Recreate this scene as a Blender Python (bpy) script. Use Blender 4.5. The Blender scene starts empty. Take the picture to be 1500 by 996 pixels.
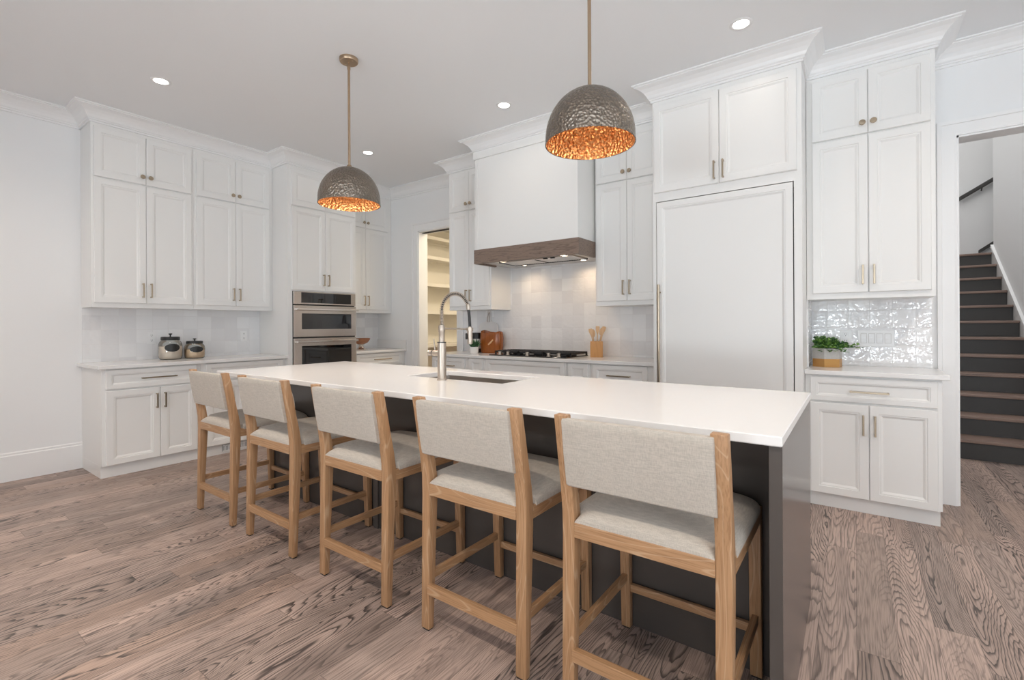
import bpy, bmesh, math, random
from mathutils import Vector, Matrix
R = math.radians
PI = math.pi
rnd = random.Random(7)
scene = bpy.context.scene
COL = scene.collection

# ------------------------------------------------------------------ camera
cam_d = bpy.data.cameras.new('camera')
cam = bpy.data.objects.new('camera', cam_d)
COL.objects.link(cam)
cam_d.sensor_width = 36.0
cam_d.lens = 694.8 * 36.0 / 1500.0
cam_d.shift_y = -(498.0 - 475.99) / 1500.0
cam_d.clip_start = 0.05
cam_d.clip_end = 100
cam.matrix_world = (Matrix.Translation((0, 0, 1.225)) @ Matrix.Rotation(R(90 - 54.109), 4, 'Z')
                    @ Matrix.Rotation(R(90), 4, 'X') @ Matrix.Rotation(-0.00509, 4, 'Z'))
scene.camera = cam

# ------------------------------------------------------------------ exposure, world
scene.view_settings.view_transform = 'Standard'
scene.view_settings.look = 'None'
scene.view_settings.gamma = 1.0
scene.view_settings.use_curve_mapping = False
scene.view_settings.exposure = 0.06
scene.cycles.diffuse_bounces = 6
scene.cycles.max_bounces = 14
scene.cycles.sample_clamp_indirect = 6.0
world = bpy.data.worlds.new('world')
scene.world = world
world.use_nodes = True
_bg = world.node_tree.nodes['Background']
_sky = world.node_tree.nodes.new('ShaderNodeTexSky')
_sky.sky_type = 'HOSEK_WILKIE'
_sky.sun_direction = (0.4, -0.5, 0.6)
world.node_tree.links.new(_sky.outputs[0], _bg.inputs[0])
_bg.inputs[1].default_value = 0.9

CEIL = 3.07
XL, YB = -5.47, 4.32           # kitchen left wall, back wall
XR, YF = 4.2, -4.2             # far right wall, wall behind the camera


def area(name, loc, size, power, color, look, spread=180, shape='RECTANGLE'):
    l = bpy.data.lights.new(name, 'AREA')
    l.shape = shape
    l.size = size[0]
    l.size_y = size[1]
    l.energy = power
    l.color = color
    l.spread = R(spread)
    o = bpy.data.objects.new(name, l)
    COL.objects.link(o)
    o.location = loc
    o.rotation_euler = Vector(look).to_track_quat('-Z', 'Y').to_euler()
    return o


DAY = (0.86, 0.94, 1.0)
WARM = (1.0, 0.83, 0.66)
# daylight entering by the windows behind the camera and to its right
FRONT_WINDOWS = [(-0.9, 2.2), (2.0, 2.2)]
RIGHT_WINDOWS = [(-1.3, 2.2), (1.95, 2.2)]
WZ0, WZ1 = 0.45, 2.80
for wx, ww in FRONT_WINDOWS:
    area('daylight', (wx, YF - 0.09, (WZ0 + WZ1) / 2), (ww, WZ1 - WZ0), 54, DAY, (0, 1, 0))
    # added area light outside, aimed up through the window to brighten the ceiling
    area('ceiling_fill', (wx, YF - 1.35, 0.25), (ww, 2.2), 410, DAY, (0, 0.45, 0.9))
for wy, ww in RIGHT_WINDOWS:
    area('daylight', (XR + 0.09, wy, (WZ0 + WZ1) / 2), (ww, WZ1 - WZ0), 84 if wy < 0 else 20, DAY, (-1, 0, 0))
    area('ceiling_fill', (XR + 1.35, wy, 0.25), (2.2, ww), 330 if wy < 0 else 110, DAY, (-0.45, 0, 0.9))
# recessed lamps (z of lens), kitchen row and the room behind
CAN_POWER = 0.8
CAN_POWER_BACK = 14.0
# added unseen lamp high up to brighten the stair hall, pantry ceiling lamp
area('hall_fill', (0.95, 7.2, 5.5), (0.8, 3.4), 44, (1.0, 0.985, 0.96), (0, 0, -1))
area('pantry_light', (-3.75, 5.35, 2.70), (0.4, 1.4), 27, (1.0, 0.86, 0.66), (0, 0, -1))


# ------------------------------------------------------------------ materials
def new_mat(name):
    m = bpy.data.materials.new(name)
    m.use_nodes = True
    nt = m.node_tree
    return m, nt, nt.nodes['Principled BSDF']


def node(nt, typ, ins=None, **props):
    n = nt.nodes.new(typ)
    for k, v in props.items():
        setattr(n, k, v)
    for k, v in (ins or {}).items():
        s = n.inputs[k]
        if isinstance(v, bpy.types.NodeSocket):
            nt.links.new(v, s)
        else:
            s.default_value = v
    return n


def math_n(nt, op, a, b=0.0, c=None, clamp=False):
    n = node(nt, 'ShaderNodeMath', {0: a, 1: b}, operation=op)
    if c is not None:
        if isinstance(c, bpy.types.NodeSocket):
            nt.links.new(c, n.inputs[2])
        else:
            n.inputs[2].default_value = c
    n.use_clamp = clamp
    return n.outputs[0]


def mix_c(nt, fac, a, b, blend='MIX'):
    n = nt.nodes.new('ShaderNodeMix')
    n.data_type = 'RGBA'
    n.blend_type = blend
    for s, v in ((n.inputs[0], fac), (n.inputs[6], a), (n.inputs[7], b)):
        if isinstance(v, bpy.types.NodeSocket):
            nt.links.new(v, s)
        elif isinstance(v, (int, float)):
            s.default_value = v
        else:
            s.default_value = (*v, 1.0)
    return n.outputs[2]


def smooth(nt, v, lo, hi):
    n = node(nt, 'ShaderNodeMapRange', {'Value': v, 'From Min': lo, 'From Max': hi}, interpolation_type='SMOOTHSTEP')
    return n.outputs[0]


def plain(name, rgb, rough=0.5, metal=0.0, bump=0.0, bscale=80, spec=0.5, coat=0.0, vary=0.0):
    m, nt, b = new_mat(name)
    b.inputs['Base Color'].default_value = (*rgb, 1)
    b.inputs['Roughness'].default_value = rough
    b.inputs['Metallic'].default_value = metal
    b.inputs['Specular IOR Level'].default_value = spec
    b.inputs['Coat Weight'].default_value = coat
    tc = node(nt, 'ShaderNodeTexCoord')
    if bump or vary:
        n = node(nt, 'ShaderNodeTexNoise', {'Vector': tc.outputs['Object'], 'Scale': bscale, 'Detail': 3.0})
        if bump:
            bp = node(nt, 'ShaderNodeBump', {'Height': n.outputs[0], 'Strength': bump, 'Distance': 0.002})
            nt.links.new(bp.outputs[0], b.inputs['Normal'])
        if vary:
            c = mix_c(nt, n.outputs[0], tuple(x * (1 - vary) for x in rgb), tuple(min(1, x * (1 + vary)) for x in rgb))
            nt.links.new(c, b.inputs['Base Color'])
    return m


def emit(name, rgb, strength):
    m, nt, b = new_mat(name)
    b.inputs['Base Color'].default_value = (0.8, 0.8, 0.8, 1)
    b.inputs['Emission Color'].default_value = (*rgb, 1)
    b.inputs['Emission Strength'].default_value = strength
    return m


def wood(name, light, dark, axis, scale=1.0, rough=0.45, ring=9.0, contrast=1.0, pale=None):
    """oak: stretched rings along axis plus fine pores"""
    m, nt, b = new_mat(name)
    tc = node(nt, 'ShaderNodeTexCoord')
    oi = node(nt, 'ShaderNodeObjectInfo')
    st = [9.0, 9.0, 9.0]
    st['xyz'.index(axis)] = 0.9
    fine = [260.0, 260.0, 260.0]
    fine['xyz'.index(axis)] = 7.0
    off = node(nt, 'ShaderNodeVectorMath', {0: tc.outputs['Object'], 1: (0.37, 0.11, 0.53)}, operation='ADD')
    shift = node(nt, 'ShaderNodeVectorMath', {0: off.outputs[0], 1: oi.outputs['Location']}, operation='ADD')
    v1 = node(nt, 'ShaderNodeVectorMath', {0: shift.outputs[0], 1: [s * scale for s in st]}, operation='MULTIPLY')
    v2 = node(nt, 'ShaderNodeVectorMath', {0: shift.outputs[0], 1: [s * scale for s in fine]}, operation='MULTIPLY')
    n1 = node(nt, 'ShaderNodeTexNoise', {'Vector': v1.outputs[0], 'Scale': 1.0, 'Detail': 1.0})
    n2 = node(nt, 'ShaderNodeTexNoise', {'Vector': v2.outputs[0], 'Scale': 1.0, 'Detail': 2.0})
    rings = math_n(nt, 'FRACT', math_n(nt, 'MULTIPLY', n1.outputs[0], ring))
    tri = math_n(nt, 'ABSOLUTE', math_n(nt, 'SUBTRACT', rings, 0.5))
    line = smooth(nt, tri, 0.32, 0.5)
    pores = smooth(nt, n2.outputs[0], 0.42, 0.7)
    if pale:
        fac = math_n(nt, 'MULTIPLY', pores, 0.75, clamp=True)
        c = mix_c(nt, fac, light, dark)
        c = mix_c(nt, math_n(nt, 'MULTIPLY', smooth(nt, tri, 0.40, 0.48), 0.40), c, pale)
    else:
        fac = math_n(nt, 'ADD', math_n(nt, 'MULTIPLY', line, 0.42 * contrast), math_n(nt, 'MULTIPLY', pores, 0.4 * contrast), clamp=True)
        c = mix_c(nt, fac, light, dark)
    nt.links.new(c, b.inputs['Base Color'])
    b.inputs['Roughness'].default_value = rough
    bp = node(nt, 'ShaderNodeBump', {'Height': n2.outputs[0], 'Strength': 0.12, 'Distance': 0.001})
    nt.links.new(bp.outputs[0], b.inputs['Normal'])
    return m


def floor_mat():
    m, nt, b = new_mat('stained_oak_planks')
    tc = node(nt, 'ShaderNodeTexCoord')
    sep = node(nt, 'ShaderNodeSeparateXYZ', {0: tc.outputs['Object']})
    X, Y = sep.outputs[0], sep.outputs[1]
    W = 0.127
    fx = math_n(nt, 'DIVIDE', X, W)
    i = math_n(nt, 'FLOOR', fx)
    r1 = node(nt, 'ShaderNodeTexWhiteNoise', {'W': i}, noise_dimensions='1D').outputs['Value']
    fy = math_n(nt, 'ADD', math_n(nt, 'DIVIDE', Y, 1.25), math_n(nt, 'MULTIPLY', r1, 9.0))
    j = math_n(nt, 'FLOOR', fy)
    cell = node(nt, 'ShaderNodeCombineXYZ', {0: i, 1: j, 2: 0.0})
    wn = node(nt, 'ShaderNodeTexWhiteNoise', {'Vector': cell.outputs[0]}, noise_dimensions='3D')
    rv, rc = wn.outputs['Value'], wn.outputs['Color']
    rsep = node(nt, 'ShaderNodeSeparateColor', {0: rc})
    ra, rb, rcx = rsep.outputs[0], rsep.outputs[1], rsep.outputs[2]
    # plank-local coordinates
    yo = math_n(nt, 'ADD', Y, math_n(nt, 'MULTIPLY', rv, 53.0))
    zo = math_n(nt, 'MULTIPLY', ra, 31.0)
    gv = node(nt, 'ShaderNodeCombineXYZ', {0: math_n(nt, 'MULTIPLY', X, 9.5), 1: math_n(nt, 'MULTIPLY', yo, 1.15), 2: zo})
    warp = node(nt, 'ShaderNodeTexNoise', {'Vector': gv.outputs[0], 'Scale': 3.2, 'Detail': 2.0})
    g2 = node(nt, 'ShaderNodeVectorMath', {0: gv.outputs[0], 1: (0, 0, 0)}, operation='ADD')
    n1 = node(nt, 'ShaderNodeTexNoise', {'Vector': g2.outputs[0], 'Scale': 0.85, 'Detail': 0.0})
    jag = node(nt, 'ShaderNodeTexNoise', {'Vector': node(nt, 'ShaderNodeCombineXYZ', {0: math_n(nt, 'MULTIPLY', X, 70.0), 1: math_n(nt, 'MULTIPLY', yo, 9.0), 2: zo}).outputs[0], 'Scale': 1.0, 'Detail': 1.0})
    fld = math_n(nt, 'ADD', n1.outputs[0], math_n(nt, 'ADD', math_n(nt, 'MULTIPLY', warp.outputs[0], 0.085), math_n(nt, 'MULTIPLY', jag.outputs[0], 0.022)))
    # number of rings differs from plank to plank
    cnt = math_n(nt, 'ADD', 17.0, math_n(nt, 'MULTIPLY', rb, 27.0))
    fr = math_n(nt, 'FRACT', math_n(nt, 'MULTIPLY', fld, cnt))
    ridge = smooth(nt, fr, 0.50, 0.90)
    cut = math_n(nt, 'SUBTRACT', 1.0, smooth(nt, fr, 0.93, 1.0))
    line = math_n(nt, 'MULTIPLY', ridge, cut)
    fv = node(nt, 'ShaderNodeCombineXYZ', {0: math_n(nt, 'MULTIPLY', X, 210.0), 1: math_n(nt, 'MULTIPLY', yo, 6.0), 2: zo})
    pores = node(nt, 'ShaderNodeTexNoise', {'Vector': fv.outputs[0], 'Scale': 1.0, 'Detail': 2.0})
    blot = node(nt, 'ShaderNodeTexNoise', {'Vector': gv.outputs[0], 'Scale': 0.55, 'Detail': 2.0})
    strength = math_n(nt, 'ADD', 0.24, math_n(nt, 'MULTIPLY', smooth(nt, math_n(nt, 'ADD', math_n(nt, 'MULTIPLY', rcx, 0.55), math_n(nt, 'MULTIPLY', blot.outputs[0], 0.6)), 0.3, 0.8), 0.78))
    gr = math_n(nt, 'MULTIPLY', line, strength)
    pr = math_n(nt, 'MULTIPLY', smooth(nt, pores.outputs[0], 0.42, 0.70), 0.46)
    base = mix_c(nt, smooth(nt, rv, 0.15, 0.85), FLOOR_A, FLOOR_B)
    base = mix_c(nt, math_n(nt, 'MULTIPLY', smooth(nt, ra, 0.55, 1.0), 0.55), base, FLOOR_C)
    base = mix_c(nt, math_n(nt, 'MULTIPLY', smooth(nt, blot.outputs[0], 0.4, 0.7), 0.5), base, FLOOR_D)
    c = mix_c(nt, pr, base, FLOOR_E)
    c = mix_c(nt, gr, c, FLOOR_E)
    # seams
    ex = math_n(nt, 'MULTIPLY', math_n(nt, 'ABSOLUTE', math_n(nt, 'SUBTRACT', math_n(nt, 'FRACT', fx), 0.5)), 2 * W / 2)
    seam_x = smooth(nt, ex, W / 2 - 0.0016, W / 2 - 0.0003)
    ey = math_n(nt, 'MULTIPLY', math_n(nt, 'ABSOLUTE', math_n(nt, 'SUBTRACT', math_n(nt, 'FRACT', fy), 0.5)), 1.25)
    seam_y = smooth(nt, ey, 0.625 - 0.0016, 0.625 - 0.0003)
    seam = math_n(nt, 'MAXIMUM', seam_x, seam_y)
    c = mix_c(nt, math_n(nt, 'MULTIPLY', seam, 0.6), c, (0.05, 0.04, 0.035))
    nt.links.new(c, b.inputs['Base Color'])
    ro = math_n(nt, 'ADD', 0.34, math_n(nt, 'MULTIPLY', pores.outputs[0], 0.16))
    nt.links.new(ro, b.inputs['Roughness'])
    b.inputs['Specular IOR Level'].default_value = 0.28
    h = math_n(nt, 'SUBTRACT', math_n(nt, 'MULTIPLY', pores.outputs[0], 0.3), math_n(nt, 'ADD', math_n(nt, 'MULTIPLY', line, 0.25), seam))
    bp = node(nt, 'ShaderNodeBump', {'Height': h, 'Strength': 0.25, 'Distance': 0.0012})
    nt.links.new(bp.outputs[0], b.inputs['Normal'])
    return m


FLOOR_A = (0.570, 0.430, 0.366)
FLOOR_B = (0.360, 0.288, 0.254)
FLOOR_C = (0.590, 0.405, 0.312)
FLOOR_D = (0.235, 0.180, 0.158)
FLOOR_E = (0.080, 0.064, 0.059)


def tile_mat(name, ua, va, u0, v0, size=0.128):
    """glazed handmade square tiles, straight joints; ua / va = object axes"""
    m, nt, b = new_mat(name)
    tc = node(nt, 'ShaderNodeTexCoord')
    sep = node(nt, 'ShaderNodeSeparateXYZ', {0: tc.outputs['Object']})
    U = math_n(nt, 'DIVIDE', math_n(nt, 'SUBTRACT', sep.outputs[ua], u0), size)
    V = math_n(nt, 'DIVIDE', math_n(nt, 'SUBTRACT', sep.outputs[va], v0), size)
    # handmade wobble of the joints
    wob = node(nt, 'ShaderNodeTexNoise', {'Vector': tc.outputs['Object'], 'Scale': 9.0, 'Detail': 1.0})
    U = math_n(nt, 'ADD', U, math_n(nt, 'MULTIPLY', math_n(nt, 'SUBTRACT', wob.outputs[0], 0.5), 0.05))
    V = math_n(nt, 'ADD', V, math_n(nt, 'MULTIPLY', math_n(nt, 'SUBTRACT', wob.outputs[0], 0.5), 0.05))
    iu, iv = math_n(nt, 'FLOOR', U), math_n(nt, 'FLOOR', V)
    fu, fv = math_n(nt, 'SUBTRACT', math_n(nt, 'FRACT', U), 0.5), math_n(nt, 'SUBTRACT', math_n(nt, 'FRACT', V), 0.5)
    cell = node(nt, 'ShaderNodeCombineXYZ', {0: iu, 1: iv, 2: 3.0})
    wn = node(nt, 'ShaderNodeTexWhiteNoise', {'Vector': cell.outputs[0]}, noise_dimensions='3D')
    rs = node(nt, 'ShaderNodeSeparateColor', {0: wn.outputs['Color']})
    edge = math_n(nt, 'MAXIMUM', math_n(nt, 'ABSOLUTE', fu), math_n(nt, 'ABSOLUTE', fv))
    joint = smooth(nt, edge, 0.482, 0.492)
    col = mix_c(nt, wn.outputs['Value'], (0.75, 0.745, 0.755), (0.88, 0.88, 0.885))
    col = mix_c(nt, math_n(nt, 'MULTIPLY', joint, 0.7), col, (0.70, 0.69, 0.685))
    nt.links.new(col, b.inputs['Base Color'])
    nt.links.new(math_n(nt, 'ADD', 0.07, math_n(nt, 'MULTIPLY', joint, 0.5)), b.inputs['Roughness'])
    b.inputs['Specular IOR Level'].default_value = 0.6
    nz = node(nt, 'ShaderNodeTexNoise', {'Vector': tc.outputs['Object'], 'Scale': 26.0, 'Detail': 1.5})
    tilt = math_n(nt, 'ADD', math_n(nt, 'MULTIPLY', fu, math_n(nt, 'SUBTRACT', rs.outputs[0], 0.5)),
                  math_n(nt, 'MULTIPLY', fv, math_n(nt, 'SUBTRACT', rs.outputs[1], 0.5)))
    dome = math_n(nt, 'MULTIPLY', smooth(nt, edge, 0.38, 0.5), -0.22)
    h = math_n(nt, 'ADD', math_n(nt, 'MULTIPLY', nz.outputs[0], 1.05), math_n(nt, 'ADD', math_n(nt, 'MULTIPLY', tilt, 1.3), dome))
    bp = node(nt, 'ShaderNodeBump', {'Height': h, 'Strength': 1.0, 'Distance': 0.0026})
    nt.links.new(bp.outputs[0], b.inputs['Normal'])
    return m


def hammered(name, rgb, rough, scale, strength, metal=1.0):
    m, nt, b = new_mat(name)
    tc = node(nt, 'ShaderNodeTexCoord')
    v = node(nt, 'ShaderNodeTexVoronoi', {'Vector': tc.outputs['Object'], 'Scale': scale, 'Smoothness': 0.5}, feature='SMOOTH_F1')
    n = node(nt, 'ShaderNodeTexNoise', {'Vector': tc.outputs['Object'], 'Scale': 7.0, 'Detail': 3.0})
    c = mix_c(nt, n.outputs[0], tuple(x * 0.75 for x in rgb), tuple(min(1, x * 1.2) for x in rgb))
    nt.links.new(c, b.inputs['Base Color'])
    b.inputs['Metallic'].default_value = metal
    b.inputs['Roughness'].default_value = rough
    bp = node(nt, 'ShaderNodeBump', {'Height': v.outputs['Distance'], 'Strength': strength, 'Distance': 0.012})
    nt.links.new(bp.outputs[0], b.inputs['Normal'])
    return m


def linen(name, rgb):
    m, nt, b = new_mat(name)
    tc = node(nt, 'ShaderNodeTexCoord')
    hs = []
    for sc in ((900, 900, 60), (60, 60, 900)):
        v = node(nt, 'ShaderNodeVectorMath', {0: tc.outputs['Object'], 1: sc}, operation='MULTIPLY')
        hs.append(node(nt, 'ShaderNodeTexNoise', {'Vector': v.outputs[0], 'Scale': 0.55, 'Detail': 2.0}).outputs[0])
    h = math_n(nt, 'MULTIPLY', math_n(nt, 'ADD', hs[0], hs[1]), 0.5)
    f = smooth(nt, h, 0.36, 0.64)
    c = mix_c(nt, f, tuple(x * 0.86 for x in rgb), tuple(min(1, x * 1.08) for x in rgb))
    nt.links.new(c, b.inputs['Base Color'])
    b.inputs['Roughness'].default_value = 0.9
    b.inputs['Sheen Weight'].default_value = 0.15
    b.inputs['Specular IOR Level'].default_value = 0.2
    bp = node(nt, 'ShaderNodeBump', {'Height': h, 'Strength': 0.3, 'Distance': 0.001})
    nt.links.new(bp.outputs[0], b.inputs['Normal'])
    return m


def quartz(name):
    m, nt, b = new_mat(name)
    tc = node(nt, 'ShaderNodeTexCoord')
    n = node(nt, 'ShaderNodeTexNoise', {'Vector': tc.outputs['Object'], 'Scale': 2.2, 'Detail': 6.0, 'Distortion': 1.2})
    vein = math_n(nt, 'SUBTRACT', 1.0, smooth(nt, math_n(nt, 'ABSOLUTE', math_n(nt, 'SUBTRACT', n.outputs[0], 0.5)), 0.0, 0.02))
    c = mix_c(nt, math_n(nt, 'MULTIPLY', vein, 0.035), (0.86, 0.85, 0.84), (0.66, 0.65, 0.64))
    nt.links.new(c, b.inputs['Base Color'])
    b.inputs['Roughness'].default_value = 0.16
    return m


def brushed(name, rgb, rough, axis='y'):
    m, nt, b = new_mat(name)
    tc = node(nt, 'ShaderNodeTexCoord')
    sc = [400.0, 400.0, 400.0]
    sc['xyz'.index(axis)] = 4.0
    v = node(nt, 'ShaderNodeVectorMath', {0: tc.outputs['Object'], 1: sc}, operation='MULTIPLY')
    n = node(nt, 'ShaderNodeTexNoise', {'Vector': v.outputs[0], 'Scale': 1.0, 'Detail': 2.0})
    b.inputs['Base Color'].default_value = (*rgb, 1)
    b.inputs['Metallic'].default_value = 1.0
    nt.links.new(math_n(nt, 'ADD', rough - 0.06, math_n(nt, 'MULTIPLY', n.outputs[0], 0.12)), b.inputs['Roughness'])
    return m


def clear_glass(name, tint=(0.96, 0.98, 0.97), refl=0.12):
    m, nt, b = new_mat(name)
    out = nt.nodes['Material Output']
    nt.nodes.remove(b)
    t = node(nt, 'ShaderNodeBsdfTransparent', {'Color': (*tint, 1)})
    g = node(nt, 'ShaderNodeBsdfGlossy', {'Color': (1, 1, 1, 1), 'Roughness': 0.02})
    fr = node(nt, 'ShaderNodeFresnel', {'IOR': 1.5})
    f = math_n(nt, 'ADD', fr.outputs[0], refl * 0.3, clamp=True)
    mx = node(nt, 'ShaderNodeMixShader', {0: f, 1: t.outputs[0], 2: g.outputs[0]})
    nt.links.new(mx.outputs[0], out.inputs[0])
    return m


def leaf_mat(name, a, b_):
    m, nt, b = new_mat(name)
    tc = node(nt, 'ShaderNodeTexCoord')
    n = node(nt, 'ShaderNodeTexNoise', {'Vector': tc.outputs['Object'], 'Scale': 38.0, 'Detail': 1.0})
    c = mix_c(nt, smooth(nt, n.outputs[0], 0.35, 0.65), a, b_)
    nt.links.new(c, b.inputs['Base Color'])
    b.inputs['Roughness'].default_value = 0.45
    return m


WALL_C = (0.86, 0.865, 0.87)
CAB_C = (0.85, 0.845, 0.83)
M = dict(
    wall=plain('wall_paint', WALL_C, 0.75, bump=0.05, bscale=300),
    ceiling=plain('ceiling_paint', (0.86, 0.875, 0.89), 0.85, bump=0.05, bscale=300),
    trim=plain('trim_paint', (0.87, 0.87, 0.87), 0.35),
    cab=plain('cabinet_paint', CAB_C, 0.34, bump=0.02, bscale=200),
    island=plain('charcoal_cabinet_paint', (0.082, 0.071, 0.064), 0.20, bump=0.02, bscale=200),
    riser=plain('charcoal_riser_paint', (0.055, 0.052, 0.050), 0.45, bump=0.02),
    floor=floor_mat(),
    tile_left=tile_mat('glazed_tile_left', 1, 2, 1.152, 0.945),
    tile_back=tile_mat('glazed_tile_back', 0, 2, -2.603, 0.935),
    quartz=quartz('white_quartz'),
    bronze=plain('champagne_bronze', (0.45, 0.37, 0.275), 0.30, 1.0),
    brass=plain('aged_brass', (0.46, 0.34, 0.235), 0.32, 1.0),
    nickel=brushed('brushed_nickel', (0.52, 0.455, 0.39), 0.36, 'z'),
    steel=brushed('stainless_steel', (0.66, 0.60, 0.55), 0.26, 'y'),
    steel_bright=brushed('polished_steel', (0.80, 0.76, 0.72), 0.16, 'y'),
    steel_x=brushed('stainless_steel_hood', (0.62, 0.58, 0.54), 0.3, 'x'),
    black_glass=plain('black_glass', (0.006, 0.006, 0.007), 0.03),
    black=plain('black_plastic', (0.015, 0.015, 0.015), 0.4),
    iron=plain('cast_iron', (0.02, 0.02, 0.021), 0.55, bump=0.3, bscale=300),
    oak_z=wood('stool_oak_upright', (0.445, 0.255, 0.130), (0.305, 0.162, 0.078), 'z', ring=15.0, pale=(0.62, 0.45, 0.30)),
    oak_x=wood('stool_oak_across', (0.445, 0.255, 0.130), (0.305, 0.162, 0.078), 'x', ring=15.0, pale=(0.62, 0.45, 0.30)),
    oak_y=wood('stool_oak_deep', (0.445, 0.255, 0.130), (0.305, 0.162, 0.078), 'y', ring=15.0, pale=(0.62, 0.45, 0.30)),
    hoodwood=wood('hood_walnut', (0.245, 0.175, 0.135), (0.100, 0.068, 0.052), 'x', 4.0, 0.45, 4, 1.25),
    tread=wood('tread_oak', (0.300, 0.205, 0.165), (0.16, 0.11, 0.09), 'x', 1.0, 0.4),
    bamboo=wood('bamboo', (0.60, 0.30, 0.095), (0.46, 0.205, 0.055), 'z', 2.0, 0.4, 6, 0.8),
    spoon=wood('beech', (0.74, 0.50, 0.29), (0.60, 0.36, 0.18), 'z', 2.0, 0.5, 6, 0.7),
    amberwood=wood('amber_wood', (0.34, 0.10, 0.018), (0.12, 0.026, 0.006), 'z', 1.4, 0.18, 7, 1.0),
    bowlwood=wood('bowl_wood', (0.36, 0.15, 0.07), (0.15, 0.055, 0.028), 'y', 1.6, 0.25, 7, 1.0),
    linen=linen('linen', (0.50, 0.455, 0.40)),
    shade_out=hammered('hammered_pewter', (0.25, 0.215, 0.18), 0.30, 80, 0.60),
    shade_in=hammered('hammered_copper', (0.70, 0.36, 0.15), 0.40, 74, 1.0),
    bulb=emit('lamp_bulb', WARM, 22.0),
    lens=emit('lamp_lens', (1.0, 0.93, 0.84), 14.0),
    hoodlens=emit('hood_lamp_lens', (1.0, 0.80, 0.58), 9.0),
    glass=clear_glass('jar_glass'),
    pane=clear_glass('window_glass', (1, 1, 1), 0.05),
    flour=plain('jar_contents', (0.86, 0.74, 0.64), 0.9, bump=0.2, bscale=120, vary=0.05),
    pasta=plain('jar_grain', (0.86, 0.64, 0.45), 0.8, bump=0.5, bscale=140, vary=0.2),
    concrete=plain('pot_concrete', (0.52, 0.50, 0.48), 0.8, bump=0.1, bscale=90, vary=0.1),
    gold=plain('pot_gold', (0.62, 0.34, 0.12), 0.42, 0.75),
    white=plain('white_plastic', (0.84, 0.84, 0.84), 0.3),
    ceramic=plain('white_ceramic', (0.80, 0.80, 0.79), 0.25),
    marble=plain('white_marble', (0.74, 0.715, 0.70), 0.25, vary=0.06, bscale=9),
    leather=plain('leather_cord', (0.36, 0.27, 0.22), 0.7),
    soil=plain('soil', (0.05, 0.035, 0.025), 0.95, bump=0.5, bscale=150),
    leaf=leaf_mat('boxwood_leaf', (0.03, 0.11, 0.035), (0.22, 0.42, 0.075)),
    succulent=leaf_mat('succulent_leaf', (0.02, 0.075, 0.03), (0.06, 0.17, 0.06)),
    dark=plain('dark_gap', (0.03, 0.03, 0.03), 0.8),
    cream=plain('pantry_paint', (0.80, 0.77, 0.70), 0.6),
    rubber=plain('black_hose', (0.02, 0.02, 0.022), 0.45),
)


M['black_glass'].node_tree.nodes['Principled BSDF'].inputs['IOR'].default_value = 1.75


# ------------------------------------------------------------------ mesh helpers
def bm_new():
    return bmesh.new()


def box(bm, x0, x1, y0, y1, z0, z1, bev=0.0, seg=2, mi=0):
    if x1 < x0: x0, x1 = x1, x0
    if y1 < y0: y0, y1 = y1, y0
    if z1 < z0: z0, z1 = z1, z0
    t = bmesh.new()
    vs = [t.verts.new((x, y, z)) for z in (z0, z1) for y in (y0, y1) for x in (x0, x1)]
    for f in ((0, 2, 3, 1), (4, 5, 7, 6), (0, 1, 5, 4), (2, 6, 7, 3), (0, 4, 6, 2), (1, 3, 7, 5)):
        t.faces.new([vs[k] for k in f])
    if bev > 0:
        bev = min(bev, 0.45 * min(x1 - x0, y1 - y0, z1 - z0))
        bmesh.ops.bevel(t, geom=list(t.edges), offset=bev, segments=seg, affect='EDGES', profile=0.5)
    merge(bm, t, mi)


def merge(bm, t, mi=0):
    mp = {}
    for v in t.verts:
        mp[v] = bm.verts.new(v.co)
    for f in t.faces:
        nf = bm.faces.new([mp[v] for v in f.verts])
        nf.material_index = mi
    t.free()


def ring_strip(bm, rings, cap0=True, cap1=True, closed=True, mi=0, loop=False):
    vr = [[bm.verts.new(p) for p in r] for r in rings]
    n = len(vr[0])
    pairs = list(zip(vr[:-1], vr[1:]))
    if loop:
        pairs.append((vr[-1], vr[0]))
    for a, b in pairs:
        for k in range(n if closed else n - 1):
            q = (k + 1) % n
            f = bm.faces.new((a[k], a[q], b[q], b[k]))
            f.material_index = mi
    if not loop:
        if cap0:
            bm.faces.new(list(reversed(vr[0]))).material_index = mi
        if cap1:
            bm.faces.new(vr[-1]).material_index = mi
    return vr


def lathe(bm, prof, c=(0, 0, 0), n=32, cap0=False, cap1=False, mi=0):
    rings = [[(c[0] + max(r, 1e-4) * math.cos(2 * PI * k / n), c[1] + max(r, 1e-4) * math.sin(2 * PI * k / n), c[2] + z)
              for k in range(n)] for r, z in prof]
    ring_strip(bm, rings, cap0, cap1, mi=mi)


def tube(bm, pts, r, n=10, cap=True, mi=0):
    pts = [Vector(p) for p in pts]
    rs = r if isinstance(r, (list, tuple)) else [r] * len(pts)
    t0 = (pts[1] - pts[0]).normalized()
    up = Vector((0, 0, 1)) if abs(t0.z) < 0.9 else Vector((1, 0, 0))
    nrm = t0.cross(up).normalized()
    rings = []
    for k, p in enumerate(pts):
        a = pts[max(k - 1, 0)]
        b = pts[min(k + 1, len(pts) - 1)]
        t = (b - a).normalized()
        nrm = (nrm - t * nrm.dot(t)).normalized()
        bi = t.cross(nrm)
        rings.append([p + (nrm * math.cos(2 * PI * q / n) + bi * math.sin(2 * PI * q / n)) * rs[k] for q in range(n)])
    ring_strip(bm, rings, cap, cap, mi=mi)


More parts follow.
